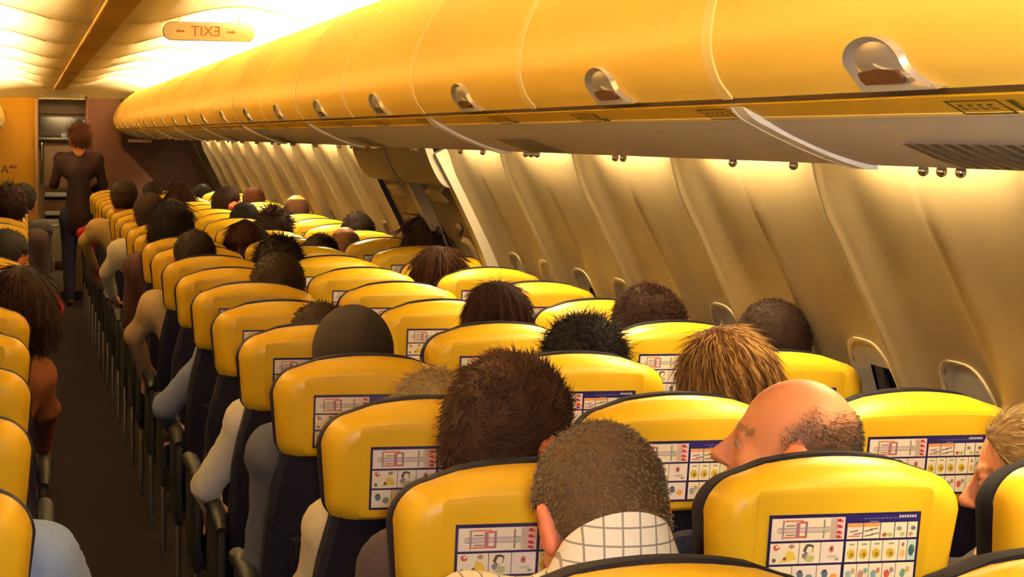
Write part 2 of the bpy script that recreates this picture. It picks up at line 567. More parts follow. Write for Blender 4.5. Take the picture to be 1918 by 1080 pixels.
def latch_outline(scale, n=20):
    """(a toward the near end, b up the door) closed outline, flaring at the lower near corner"""
    pts = [(-.062, .0)]
    for k in range(n + 1):
        an = math.pi - math.pi * k / n
        pts.append((.068 * math.cos(an), .040 + .034 * math.sin(an)))
    pts += [(.070, .030), (.080, .016), (.098, .004), (.115, .0)]
    c = np.array([0.0, .026])
    P = np.array(pts) * np.array([.95, .72])
    return c + (P - c) * scale
def latch_meshes(sx, yc=MOD / 2):
    def pt(a, b, off): 
        p = bin_pt(.006 + b, yc - a, off); return (sx * p[0], p[1], p[2])
    o1, o2, o3 = latch_outline(1.12), latch_outline(1.0), latch_outline(.80)
    rings = [[pt(a, b, -.002) for a, b in o1], [pt(a, b, .007) for a, b in latch_outline(1.06)], [pt(a, b, .006) for a, b in o2], [pt(a, b, -.001) for a, b in o3]]
    ring = ring_loft('latch_bezel', rings, M['silver'])
    # cup dish: fan with a soft dome
    V = [pt(*((np.array([0, .030]) + (q - np.array([0, .030])) * t)), -.001 + .005 * (1 - t * t)) for t in (.82, .6, .35, .12) for q in latch_outline(1.0)]
    n = len(o1); Q = []
    for i in range(3):
        for k in range(n):
            Q.append((i * n + k, i * n + (k + 1) % n, (i + 1) * n + (k + 1) % n, (i + 1) * n + k))
    Q.append(tuple(3 * n + k for k in range(n)))
    cup = mesh_np('latch_cup', V, faces=Q, m=M['silver'])
    sl = [(-.046, .006), (.046, .006), (.052, .012), (.047, .020), (0, .023), (-.047, .020), (-.051, .012)]
    V = [pt(a, b, .0052) for a, b in sl] + [pt(a, b, .001) for a, b in sl]
    m_ = len(sl)
    slot = mesh_np('latch_slot', V, faces=[tuple(range(m_))] + [(k, (k + 1) % m_, m_ + (k + 1) % m_, m_ + k) for k in range(m_)], m=M['slot'], smooth=False)
    return ring, cup, slot

bin_kit = {}
for sx in (1, -1):
    bin_kit[sx] = (bin_door_mesh(sx), bin_trim_mesh(sx), bin_lip_mesh(sx)) + latch_meshes(sx)
    P = np.array([(.58, 1.69), (.95, 1.70), (.95, 1.985), (.80, 1.99)])
def make_bin(sx, k, y, label):
    b = bpy.data.objects.new('overhead_bin', None); COL.objects.link(b)
    b.location = (0 if sx > 0 else .07, y, 0)
    tag(b, label, 'overhead bin', 'yellow overhead bins')
    d = link('bin_door', bin_kit[sx][0], b)
    l = link('latch', bin_kit[sx][3], b)
    tag(l, 'silver latch bezel with a dished cup')
    link('latch_cup', bin_kit[sx][4], l)
    link('latch_slot', bin_kit[sx][5], l)
    link('joint_trim', bin_kit[sx][1], b)
    link('lip_rail', bin_kit[sx][2], b)
    return b
nb = {1: 0, -1: 0}
for k in range(N_BIN + 1):
    y = BIN0 + k * MOD
    if y + MOD > 20.4: break
    for sx in (1, -1):
        if y + MOD < .2:
            n_ = None
        if sx > 0:
            vis = y + MOD - 1.35
            if y < 1.0:
                lab = 'yellow overhead bin on the right, %s one behind the picture edge' % ordinal(int(round((1.4 - y) / MOD)) - 1 if y < 1.0 else 0)
            else:
                lab = 'yellow overhead bin on the right wall, %s counted from the nearest' % ordinal(nb[1]); nb[1] += 1
        else:
            lab = 'yellow overhead bin above the left-hand seats, %s from the rear' % ordinal(nb[-1]); nb[-1] += 1
        make_bin(sx, k, y, lab)
BIN_END = BIN0 + k * MOD

# end cap of the last bin on each side
for sx, side in ((1, 'right'), (-1, 'left')):
    ox = 0 if sx > 0 else .07
    P = [(x, z) for x, z in BINP[:49]] + [(.735, 2.075), (.97, 2.075), (.97, 1.69)]
    n = len(P)
    V = [(sx * x + ox, BIN_END - .004, z) for x, z in P] + [(sx * x + ox, BIN_END + .02, z) for x, z in P]
    me = mesh_np('trim', V, faces=[tuple(range(n)), tuple(range(2 * n - 1, n - 1, -1))] + [(i, (i + 1) % n, n + (i + 1) % n, n + i) for i in range(n)], m=M['yellow_bin'], smooth=False)
    tag(link('trim_%d' % (1 if sx > 0 else 2), me), kind='structure')

# ------------------------------------------------------------------ service panels under the bins
FAS = spline([(.574, 1.6665), (.588, 1.659), (.605, 1.651)], 4)
PSU = spline([(.605, 1.650), (.641, 1.631), (.69, 1.611), (.735, 1.598), (.755, 1.596), (.775, 1.606), (.86, 1.635), (1.05, 1.67), (1.20, 1.70), (1.284, 1.722)], 5)
SEAMP = spline([(.571, 1.672), (.59, 1.651), (.615, 1.638), (.641, 1.626), (.69, 1.606), (.735, 1.592), (.755, 1.590)], 5)
PL = 2 * MOD
def placard_mesh(sx):
    """little printed seat-row placard on the yellow fascia: a square outline, a row of ticks and a seat figure"""
    V, Q = [], []
    def q(a0, a1, b0, b1):
        def P(a, b):
            x = .576 + (.605 - .576) * b; z = 1.6655 - (1.6655 - 1.651) * b
            return (sx * (x - .0008), -a, z - .0016)
        i = len(V)
        V.extend([P(a0, b0), P(a1, b0), P(a1, b1), P(a0, b1)]); Q.append((i, i + 1, i + 2, i + 3))
    q(-.08, -.074, .1, .95); q(-.08, .03, .1, .18); q(-.08, .03, .86, .95); q(.024, .03, .1, .95)
    for a in (-.064, -.044, -.024, -.004):
        q(a, a + .012, .35, .42); q(a, a + .012, .6, .66); q(a, a + .004, .35, .66)
    q(.045, .06, .15, .4); q(.045, .056, .4, .9); q(.056, .085, .66, .9)
    return mesh_np('placard', V, faces=Q, m=M['placard'], smooth=False)
def nozzle_mesh():
    bm = bmesh.new()
    bmesh.ops.create_uvsphere(bm, u_segments=12, v_segments=8, radius=.0068)
    return bm_mesh('air_nozzle', bm, M['chrome'])
me_nz = nozzle_mesh()
def grille_mesh(sx):
    bm = bmesh.new()
    def P(a, s_):
        x = .655 + s_ * .075; z = np.interp(x, PSU[:40, 0], PSU[:40, 1])
        return Vector((sx * x, a, z - .003))
    for k in range(9):
        a = -.15 + k * .034
        vs = [bm.verts.new(P(a, 0)), bm.verts.new(P(a + .022, 0)), bm.verts.new(P(a + .022, .5)), bm.verts.new(P(a + .022, 1)), bm.verts.new(P(a, 1)), bm.verts.new(P(a, .5))]
        bm.faces.new(vs)
    return bm_mesh('speaker_grille', bm, M['grille'], False)
psu_kit = {}
for sx in (1, -1):
    f_ = extrude_profile('fascia', FAS, .002, PL - .002, M['fascia'], .004, sx)
    p_ = extrude_profile('panel', PSU, .002, PL - .002, M['grey_panel'], 0, sx)
    e_ = extrude_profile('edge_line', [(.602, 1.6515), (.606, 1.6490)], 0, PL, M['bin_trim'], .003, sx)
    s_ = extrude_profile('seam_strip', SEAMP, -.022, .014, M['white_strip'], .010, sx)
    s2_ = extrude_profile('seam_strip_inner', SEAMP, .020, .028, M['white_strip'], .006, sx)
    psu_kit[sx] = (f_, p_, e_, s_, s2_, placard_mesh(sx), grille_mesh(sx))
PS0 = 2.39 - 3 * PL
np_ = {1: 0, -1: 0}
for k in range(14):
    y = PS0 + k * PL
    if y > 19.9: break
    for sx in (1, -1):
        e = bpy.data.objects.new('service_console', None); COL.objects.link(e); e.location = (0, y, 0)
        if y < .4:
            lab = 'grey service panel with yellow fascia under the %s bins, behind the camera, %s' % ('right' if sx > 0 else 'left', ['farthest back', 'middle one', 'nearest one'][max(0, min(2, k))])
        else:
            lab = 'grey service panel with yellow fascia under the %s bins, %s from the camera' % ('right' if sx > 0 else 'left', ordinal(np_[sx])); np_[sx] += 1
        tag(e, lab, 'service panel', 'service panels below the bins')
        K = psu_kit[sx]
        fo = link('fascia', K[0], e); link('panel', K[1], e); link('edge_line', K[2], fo)
        so = link('seam_strip', K[3], e); link('seam_strip_inner', K[4], so)
        for a in (.08, .72, 1.32):
            link('placard', K[5], fo, (0, a, 0))
        link('speaker_grille', K[6], e, (0, 1.52, 0))
        for a in (.27, .52, 1.10, 1.15, 1.73, 1.78, 1.83):
            link('air_nozzle', me_nz, e, (sx * .757, a, 1.591))

# ------------------------------------------------------------------ hanging exit sign, lettered as it reads in the picture
def text_mesh(name, body, size, m, mirror=False, extrude=.0006):
    cu = bpy.data.curves.new(name, 'FONT')
    cu.body = body; cu.size = size; cu.extrude = extrude; cu.align_x = 'CENTER'; cu.align_y = 'CENTER'
    o = bpy.data.objects.new(name, cu); COL.objects.link(o)
    dg = bpy.context.evaluated_depsgraph_get()
    me = bpy.data.meshes.new_from_object(o.evaluated_get(dg))
    bpy.data.objects.remove(o)
    bm = bmesh.new(); bm.from_mesh(me)
    for v in bm.verts:
        x, y, z = v.co
        v.co = Vector((-x if mirror else x, -z, y))
    bmesh.ops.recalc_face_normals(bm, faces=bm.faces)
    bm.to_mesh(me); bm.free()
    me.materials.clear(); me.materials.append(m)
    me.name = name
    return me
sg = bpy.data.objects.new('exit_sign', None); COL.objects.link(sg); sg.location = (.455, 8.45, 2.04)
tag(sg, 'hanging cream exit sign with mirrored EXIT lettering and two arrows', 'sign')
def rr_plate(name, wdt, hgt, r, th, m):
    bm = bmesh.new()
    pts = []
    for cx_, cz_, a0 in ((wdt / 2 - r, hgt / 2 - r, 0), (-wdt / 2 + r, hgt / 2 - r, 90), (-wdt / 2 + r, -hgt / 2 + r, 180), (wdt / 2 - r, -hgt / 2 + r, 270)):
        for k in range(6):
            a = math.radians(a0 + 18 * k)
            pts.append((cx_ + r * math.cos(a), cz_ + r * math.sin(a)))
    fr = [bm.verts.new((x, -th / 2, z)) for x, z in pts]; bk = [bm.verts.new((x, th / 2, z)) for x, z in pts]
    bm.faces.new(fr); bm.faces.new(bk[::-1])
    n = len(pts)
    for i in range(n): bm.faces.new((fr[i], bk[i], bk[(i + 1) % n], fr[(i + 1) % n]))
    return bm_mesh(name, bm, m)
link('backing', rr_plate('backing', .372, .076, .036, .010, M['sign_ink']), sg, (0, .004, 0))
link('plate', rr_plate('plate', .366, .070, .033, .012, M['sign']), sg)
link('lettering', text_mesh('lettering', 'EXIT', .058, M['sign_ink'], True), sg, (-.015, -.0072, 0))
def arrow_mesh(dx):
    s = dx
    V = [(0, 0, 0), (.014 * s * -1, 0, .009), (.010 * s * -1, 0, .003), (.034 * s * -1, 0, .003), (.034 * s * -1, 0, -.003), (.010 * s * -1, 0, -.003), (.014 * s * -1, 0, -.009)]
    V2 = [(x, -.0012, z) for x, y, z in V]
    n = len(V)
    return mesh_np('arrow', V2 + V, faces=[tuple(range(n)), tuple(range(2 * n - 1, n - 1, -1))] + [(i, (i + 1) % n, n + (i + 1) % n, n + i) for i in range(n)], m=M['sign_ink'], smooth=False)
link('arrow', arrow_mesh(-1), sg, (-.135, -.0062, 0)); link('arrow', arrow_mesh(1), sg, (.105, -.0062, 0))
for x in (-.12, .12):
    link('hanger', tube_me('hanger', [(x, 0, .034), (x, 0, .062)], .004, M['sign']), sg)

# ------------------------------------------------------------------ far end: bulkheads and galley
YB = 20.35
bl_ = bpy.data.objects.new('wall_front_left', None); COL.objects.link(bl_); tag(bl_, kind='structure')
link('bulkhead_panel', box_me('bulkhead_panel', (-.965, YB + .03, 1.0), (1.55, .06, 2.0), M['bulkhead'], .006), bl_)
link('edge_trim', box_me('edge_trim', (-.18, YB + .01, .98), (.035, .09, 1.95), M['tan'], .006), bl_)
link('letter', text_mesh('letter', 'A', .11, M['ink'], True), bl_, (-.475, YB - .004, 1.27))
link('small_print', box_me('small_print', (-.395, YB - .002, 1.30), (.07, .004, .028), M['sign_ink'], .001), bl_)
br_ = bpy.data.objects.new('wall_front_right', None); COL.objects.link(br_); tag(br_, kind='structure')
P = [(.30, 0), (.30, 2.0), (.62, 2.0), (.62, 1.50), (.80, 1.33), (.98, 1.12), (1.05, .9), (1.05, 0)]
n = len(P)
V = [(x, YB, z) for x, z in P] + [(x, YB + .06, z) for x, z in P]
link('partition_panel', mesh_np('partition_panel', V, faces=[tuple(range(n)), tuple(range(2 * n - 1, n - 1, -1))] + [(i, (i + 1) % n, n + (i + 1) % n, n + i) for i in range(n)], m=M['brown_wall'], smooth=False), br_)
link('edge_trim', box_me('edge_trim', (.30, YB + .01, 1.0), (.03, .09, 2.0), M['brown_wall'], .006), br_)
link('shelf_edge', box_me('shelf_edge', (.80, YB - .01, 1.56), (.22, .10, .03), M['tan'], .004), br_)
wf = tag(link('wall_front', box_me('wall_front', (0, Y_END + .45, 1.1), (3.4, .06, 2.3), M['brown_wall'], 0)), kind='structure')
wb = tag(link('wall_back', box_me('wall_back', (0, Y_BACK - .2, 1.1), (3.4, .06, 2.3), M['wall'], 0)), kind='structure')
# lowered ceiling over the entrance
link('entrance_ceiling', extrude_profile('entrance_ceiling', spline([(-1.3, 1.965), (-.6, 1.975), (0, 1.975), (.6, 1.975), (1.3, 1.965)], 5), YB - .02, Y_END + .45, M['ceil'], .03), ceiling)
full = np.concatenate([np.stack([-CEIL[::-1, 0], CEIL[::-1, 1]], 1), CEIL])
V = []
for t in np.linspace(0, 1, 9):
    for x, z in full:
        V.append((x + CX, CEIL_END + (YB - CEIL_END) * t, z + (1.962 - z) * (1 - math.cos(t * math.pi / 2))))
n = len(full)
link('end_cove', mesh_np('end_cove', V, quads=[(j * n + i, j * n + i + 1, (j + 1) * n + i + 1, (j + 1) * n + i) for j in range(8) for i in range(n - 1)], m=M['ceil']), ceiling)
bt = link('header_bar', box_me('header_bar', (.06, YB - .03, 1.955), (.44, .05, .018), M['white_strip'], .004), br_)
link('header_bar_clip', box_me('header_bar_clip', (-.13, YB - .03, 1.99), (.045, .05, .03), M['white_strip'], .006), br_)
link('header_bar_clip', box_me('header_bar_clip', (.25, YB - .03, 1.99), (.045, .05, .03), M['white_strip'], .006), br_)
# unseen ceiling lamp added to brighten the dark galley
link('added_galley_lamp', box_me('added_galley_lamp', (.05, 20.95, 1.985), (.5, .16, .02), mat('added_galley_glow', (1, .9, .7), .5, emit=LAMP_RGB, strength=14.0), .004), ceiling)
# galley unit
YG = 21.55
g = bpy.data.objects.new('galley_unit', None); COL.objects.link(g); g.location = (0.1, YG, 0)
tag(g, 'tan galley unit with steel-framed compartments beyond the far doorway', 'galley')
link('carcass', box_me('carcass', (0, .25, 1.0), (.62, .44, 2.0), M['tan'], .006), g)
link('upper_locker', box_me('upper_locker', (0, .01, 1.87), (.52, .05, .10), M['tan'], .006), g)
fr_ = link('compartment', box_me('compartment', (0, .012, 1.70), (.48, .05, .20), M['steel'], .012), g)
link('compartment_handle', tube_me('compartment_handle', [(.20, -.03, 1.76), (.20, -.04, 1.72), (.20, -.03, 1.66)], .009, M['chrome']), fr_)
link('counter', box_me('counter', (0, -.02, 1.565), (.56, .14, .022), M['steel'], .004), g)
dr = link('locker_door', box_me('locker_door', (0.02, .005, 1.30), (.44, .05, .46), M['tan'], .008), g)
link('door_latch', box_me('door_latch', (.01, -.03, 1.36), (.05, .03, .03), M['chrome'], .008), dr)
link('grab_rail', tube_me('grab_rail', [(-.22, -.03, 1.55), (-.22, -.06, 1.5), (-.22, -.06, 1.15), (-.22, -.03, 1.1)], .012, M['chrome']), g)
for z in (1.0, .81):
    link('drawer_bar', box_me('drawer_bar', (-.06, -.035, z), (.26, .05, .045), M['white_strip'], .008), g)
    link('drawer_gap', box_me('drawer_gap', (-.06, -.012, z - .04), (.27, .02, .03), M['black'], .002), g)
box1 = tag(link('white_box', box_me('white_box', (.13, YG - .03, 1.60), (.12, .10, .045), M['white_strip'], .006)), 'small white box standing on the galley counter', 'box')
ct = bpy.data.objects.new('service_cart', None); COL.objects.link(ct); ct.location = (.02, YG - .28, 0)
tag(ct, 'cream service cart parked below the galley drawers', 'cart')
link('cart_body', box_me('cart_body', (0, 0, .40), (.28, .36, .70), M['cart'], .012), ct)
link('cart_label', box_me('cart_label', (.04, -.183, .30), (.12, .006, .09), M['ink'], .001), ct)
link('cart_handle', tube_me('cart_handle', [(-.11, -.18, .70), (-.11, -.21, .70), (.11, -.21, .70), (.11, -.18, .70)], .009, M['chrome']), ct)
for sx in (-.11, .11):
    for sy in (-.14, .14):
        bm = bmesh.new(); bmesh.ops.create_cone(bm, cap_ends=True, segments=14, radius1=.035, radius2=.035, depth=.025, matrix=Matrix.Translation((sx, sy, .035)) @ Matrix.Rotation(math.pi / 2, 4, 'Y'))
        link('wheel', bm_mesh('wheel', bm, M['black']), ct)

# ------------------------------------------------------------------ seats
S, PITCH_ROW, ROW0 = .4826, .762, 2.1296
def seat_xy(row, seat, side=1):
    return side * (.462 + seat * S), ROW0 + row * PITCH_ROW

def shell_outline(hw, top, bot, arch, rc, taper=0.0, inset=0.0, n=7):
    """rounded headrest outline seen from behind, (x, z), anticlockwise from lower right"""
    hw -= inset; top -= inset; bot += inset; rc = max(.012, rc - inset * .6)
    hb = hw - taper
    rb = min(.04, rc)
    pts = []
    def arc(cx_, cz_, r, a0, a1):
        for k in range(n + 1):
            a = math.radians(a0 + (a1 - a0) * k / n)
            pts.append((cx_ + r * math.cos(a), cz_ + r * math.sin(a)))
    zt = top - arch
    arc(hb - rb, bot + rb, rb, -90, 0)
    arc(hw - rc, zt - rc, rc, 5, 80)
    for t in np.linspace(.75, -.75, 9):
        x = t * (hw - rc); pts.append((x, zt + arch * (1 - (x / (hw - rc * .6)) ** 2)))
    arc(-hw + rc, zt - rc, rc, 100, 175)
    arc(-hb + rb, bot + rb, rb, 180, 270)
    return np.array(pts)
TH = math.radians(9)
def lean(x, y, z):
    """lean the back: y measured behind the card face"""
    return (x, y - (z - 1.062) * math.tan(TH), z)
def loft_shell(name, rings, m, cap_first=True, cap_last=True):
    n = len(rings[0]); V = [v for r in rings for v in r]; Fc = []
    for i in range(len(rings) - 1):
        for k in range(n):
            Fc.append((i * n + k, i * n + (k + 1) % n, (i + 1) * n + (k + 1) % n, (i + 1) * n + k))
    if cap_first: Fc.append(tuple(range(n))[::-1])
    if cap_last: Fc.append(tuple((len(rings) - 1) * n + k for k in range(n)))
    bm = bmesh.new(); vs = [bm.verts.new(v) for v in V]
    for f in Fc: bm.faces.new([vs[i] for i in f])
    return bm_mesh(name, bm, m, True, 30)
def ring(inset, y, top=1.140, bot=.917, hw=.203, arch=.026, rc=.075, taper=.012):
    return [lean(x, y, z) for x, z in shell_outline(hw, top, bot, arch, rc, taper, inset)]
# thicker at the top where the shell rolls over the head cushion
def shell_ring(inset, y):
    out = []
    for x, z in shell_outline(.203, 1.140, .913, .024, .062, .010, inset):
        roll = max(0, (z - 1.085) / .067) ** 2 * .016
        out.append(lean(x, y + roll, z))
    return out
me_shell = loft_shell('headrest_shell', [shell_ring(.040, .004), shell_ring(.026, .006), shell_ring(.014, .014), shell_ring(.005, .028), shell_ring(.0, .048), shell_ring(.0, .076)], M['yellow'])
me_headpad = loft_shell('head_cushion', [ring(.001, .074, rc=.07), ring(-.0045, .084, rc=.07), ring(-.0045, .11, rc=.07), ring(.004, .145, rc=.07), ring(.03, .155, rc=.08)], M['navy_side'])
def plate_ring(inset, y):
    return [lean(x, y, z) for x, z in shell_outline(.142, 1.104, .93, .004, .012, 0, inset)]
me_plate = loft_shell('card_panel', [plate_ring(.002, .0022), plate_ring(.0, .0030), plate_ring(.0, .006)], M['yellow'])
def back_outline(inset):
    pts = []
    zb, zt = .44, .975
    for z in np.linspace(zb, zt, 9):
        hw = np.interp(z, [.44, .62, .80, .90, .975], [.215, .222, .213, .188, .170]) - inset
        pts.append((hw, z))
    return pts
def back_ring(inset, y):
    R_ = back_outline(inset)
    return [lean(x, y, z) for x, z in R_] + [lean(-x, y, z) for x, z in R_[::-1]]
me_back_ = loft_shell('back_cushion', [back_ring(.03, .022), back_ring(.012, .026), back_ring(.0, .046), back_ring(.0, .09), back_ring(.02, .13), back_ring(.05, .14)], M['navy'])
def pocket_ring(i, y):
    return [lean(x, y, z) for x, z in ((.165 - i, .50 + i), (.165 - i, .74 - i), (.0, .745 - i), (-.165 + i, .74 - i), (-.165 + i, .50 + i), (0, .49 + i))]
me_pocket = loft_shell('pocket', [pocket_ring(.01, -.006), pocket_ring(0, .004), pocket_ring(0, .03)], M['navy_side'])
me_seatpad = box_me('seat_cushion', (0, .40, .41), (.44, .46, .12), M['navy'], .035, 3)
me_base = box_me('seat_frame', (0, .38, .33), (.42, .40, .04), M['black'], .008)
def armrest(s):
    bm_pts = [(s * .241, .10, .60), (s * .241, .16, .625), (s * .241, .36, .63), (s * .241, .46, .62), (s * .241, .48, .60)]
    return tube_me('armrest', bm_pts, [.016, .023, .024, .022, .014], M['black'], 10)
me_arm = {s: armrest(s) for s in (-1, 1)}
me_armpost = {s: box_me('armrest_panel', (s * .241, .27, .47), (.022, .34, .28), M['black'], .010) for s in (-1, 1)}
def leg(y):
    return tube_me('leg', [(0, 0, .02), (0, .03, .32)], .017, M['chrome'], 10)
me_leg = leg(0)
me_post = tube_me('post', [(0, 0, .03), (0, 0, .36)], .010, M['chrome'], 10)
me_foot = box_me('floor_track', (0, .34, .012), (.05, .50, .024), M['steel'], .006)

# the safety card: flat print on a thin plate
def card_mesh():
    V, Fc, C = [], [], []
    W_, H_ = .245, .118
    layer = [0]
    def quad(pts, c, lay=1):
        i = len(V)
        for x, z in pts:
            V.append(lean(-W_ / 2 + x * W_, -.0004 - lay * .00018, 1.062 - z * H_)); C.append(lin(c))
        Fc.append(tuple(range(i, i + len(pts))))
    def rect(x0, z0, x1, z1, c, lay=1): quad([(x0, z1), (x1, z1), (x1, z0), (x0, z0)], c, lay)
    def blob(x, z, rx, rz, c, lay=3, n=9, ph=0.0):
        quad([(x + rx * math.cos(-2 * math.pi * k / n + ph) * (1 + .18 * math.sin(3 * k + x * 40)), z + rz * math.sin(-2 * math.pi * k / n + ph) * -1 * -1) for k in range(n)][::-1], c, lay)
    # base plate with depth
    i = len(V)
    for y in (-.0004, .0024):
        for x, z in ((0, 1), (1, 1), (1, 0), (0, 0)):
            V.append(lean(-W_ / 2 + x * W_, y, 1.062 - z * H_)); C.append(lin((34, 26, 84)))
    Fc.append((0, 1, 2, 3))
    for k in range(4): Fc.append((k, 4 + k, 4 + (k + 1) % 4, (k + 1) % 4))
    white = (240, 226, 232); cream = (244, 234, 222); pink = (246, 206, 212)
    # top left: aircraft plan
    rect(.016, .045, .497, .345, white)
    rect(.03, .06, .45, .33, cream, 2)
    rect(.40, .055, .49, .335, pink, 2)
    rect(.05, .175, .40, .235, (214, 200, 206), 3)
    rect(.06, .170, .40, .178, (150, 120, 130), 4); rect(.06, .232, .40, .240, (150, 120, 130), 4)
    rect(.085, .07, .097, .32, (170, 140, 150), 4); rect(.355, .07, .365, .32, (150, 128, 120), 4)
    for (z0, z1) in ((.07, .10), (.29, .32)):
        rect(.10, z0, .22, z1 - .01, (222, 120, 100), 4)
    rect(.175, .10, .20, .30, (176, 120, 150), 4); rect(.235, .09, .25, .31, (150, 120, 150), 4)
    rect(.20, .09, .235, .115, (214, 90, 90), 4); rect(.20, .285, .235, .31, (214, 90, 90), 4)
    rect(.11, .135, .17, .15, (120, 100, 110), 4); rect(.11, .26, .17, .275, (120, 100, 110), 4)
    blob(.375, .205, .02, .05, (190, 200, 196), 4)
    for z in (.09, .17, .25, .31):
        rect(.445, z - .022, .472, z + .012, (190, 50, 70), 4); rect(.455, z, .483, z + .02, (206, 70, 90), 4)
    # header strip upper right
    rect(.505, .02, .985, .125, (40, 32, 110), 2)
    for k in range(9):
        rect(.62 + k * .028, .068, .64 + k * .028, .082, (120, 112, 190), 3)
    for k in range(7):
        rect(.855 + k * .017, .04, .866 + k * .017, .075, (226, 222, 240), 3)
    rect(.66, .112, .72, .122, (170, 165, 210), 3)
    xs = [.512, .62, .735, .83, .915, .985]
    for a, b in zip(xs[:-1], xs[1:]): rect(a + .003, .135, b - .003, .345, cream if b > .7 else white, 2)
    rect(.517, .14, .614, .185, (240, 160, 90), 3); rect(.625, .14, .728, .185, (240, 160, 90), 3)
    for (x, z) in ((.56, .24), (.585, .275), (.655, .235), (.69, .215), (.66, .30), (.70, .28)):
        quad([(x - .03, z + .018), (x + .028, z + .002), (x + .03, z - .014), (x - .026, z)], (110, 100, 100), 4)
    rect(.525, .30, .60, .318, (226, 120, 80), 4)
    for x, c in ((.765, (190, 90, 90)), (.80, (180, 196, 120)), (.86, (150, 150, 160)), (.885, (180, 196, 120)), (.955, (110, 120, 120)), (.94, (200, 160, 140))):
        blob(x, .30 - (.08 if x in (.955, .86) else 0), .017, .03, c, 4)
    # middle row
    for a, b in ((.016, .205), (.209, .345), (.349, .497)): rect(a, .375, b, .655, white if a > .3 else cream, 2)
    blob(.055, .43, .02, .04, (206, 80, 90), 4); blob(.06, .42, .010, .02, cream, 5); blob(.045, .60, .012, .03, (120, 100, 90), 4)
    quad([(.08, .635), (.19, .60), (.17, .50), (.13, .47), (.115, .56)], (232, 204, 90), 4); blob(.155, .42, .02, .03, (170, 140, 120), 4); blob(.115, .58, .012, .024, (120, 90, 60), 5)
    blob(.27, .46, .036, .07, (90, 80, 80), 4); blob(.275, .475, .022, .05, cream, 5); blob(.28, .59, .036, .05, (196, 196, 150), 4); blob(.245, .55, .02, .04, (140, 130, 170), 4)
    blob(.42, .47, .018, .05, (206, 130, 120), 4); blob(.42, .47, .008, .02, (70, 60, 70), 5); blob(.43, .57, .04, .022, (196, 200, 176), 4); blob(.46, .61, .015, .02, (160, 150, 160), 4)
    xs = [.512, .592, .678, .76, .868, .925, .985]
    for i, (a, b) in enumerate(zip(xs[:-1], xs[1:])):
        rect(a + .002, .375, b - .002, .655, (206, 226, 240) if i == 5 else cream, 2)
        c = (a + b) / 2
        if i < 4: blob(c, .55, .028, .07, (214, 184, 60), 4); blob(c + .005, .56, .012, .03, (150, 120, 50), 5); rect(c - .015, .41, c + .02, .43, (150, 150, 140), 4)
        elif i == 4: blob(c, .56, .017, .06, (232, 190, 110), 4); blob(c, .44, .01, .03, (200, 90, 90), 4)
        else: blob(c, .52, .02, .08, (60, 90, 110), 4); blob(c + .008, .48, .01, .03, (90, 140, 80), 5)
    # bottom row
    xs = [.016, .17, .335, .497]
    for i, (a, b) in enumerate(zip(xs[:-1], xs[1:])):
        rect(a, .685, b - .004, .965, white if i else cream, 2); c = (a + b) / 2
        blob(c - .03, .80, .022, .06, (90, 110, 140), 4); blob(c + .03, .85, .026, .05, (120, 150, 160) if i < 2 else (236, 170, 80), 4); blob(c - .03, .76, .014, .02, (80, 70, 60), 5)
    xs = [.512, .60, .68, .77, .86, .985]
    for i, (a, b) in enumerate(zip(xs[:-1], xs[1:])):
        rect(a + .002, .685, b - .002, .965, cream, 2); c = (a + b) / 2
        blob(c - .012, .83, .02, .06, [(150, 180, 206), (190, 140, 140), (130, 170, 190), (206, 90, 90), (110, 160, 150)][i], 4)
        blob(c + .018, .78, .014, .04, [(190, 170, 120), (120, 170, 170), (200, 120, 100), (150, 140, 160), (206, 180, 90)][i], 4)
    return mesh_np('safety_card', V, faces=Fc, m=M['print'], smooth=False, cols=np.array(C))
me_card = card_mesh()

def make_seat(row, seat, side, label, arms, group):
    x, y = seat_xy(row, seat, side)
    e = bpy.data.objects.new('airline_seat', None); COL.objects.link(e)
    e.location = (x - .03, y - .02, .010) if (row, seat, side) == (0, 0, 1) else (x, y, 0)
    tag(e, label, 'seat', group)
    sh = link('headrest_shell', me_shell, e); tag(sh, 'glossy yellow headrest shell')
    pl = link('card_panel', me_plate, sh)
    cd = link('safety_card', me_card, sh); tag(cd, 'printed safety card with navy grid')
    link('head_cushion', me_headpad, e)
    bk = link('back_cushion', me_back_, e)
    link('pocket', me_pocket, bk)
    link('seat_cushion', me_seatpad, e)
    link('seat_frame', me_base, e)
    for s in arms:
        a = link('armrest', me_arm[s], e); link('armrest_panel', me_armpost[s], a)
    if seat == 0:
        link('post', me_post, e, (-side * .241, .13, 0))
    for yy in (.24, .52):
        link('leg', me_leg, e, (0, yy, 0))
    link('floor_track', me_foot, e)
    return e
LAST_R = {0: 20, 1: 21, 2: 21}
COLN = ['aisle', 'middle', 'window']
SEATS = {}
for row in range(0, 22):
    for seat in range(3):
        arms = {0: (-1, 1), 1: (1,), 2: (1,)}[seat]
        lab = 'yellow-backed %s seat of the right-hand block, %s row from the camera' % (COLN[seat], ordinal(row))
        SEATS[(row, seat, 1)] = make_seat(row, seat, 1, lab, arms, 'yellow-backed seats right of the aisle')
for row in range(1, 22):
    lab = 'yellow-backed aisle seat of the left-hand block, %s row from the camera' % ordinal(row - 1)
    SEATS[(row, 0, -1)] = make_seat(row, 0, -1, lab, (-1, 1), 'yellow-backed seats left of the aisle')

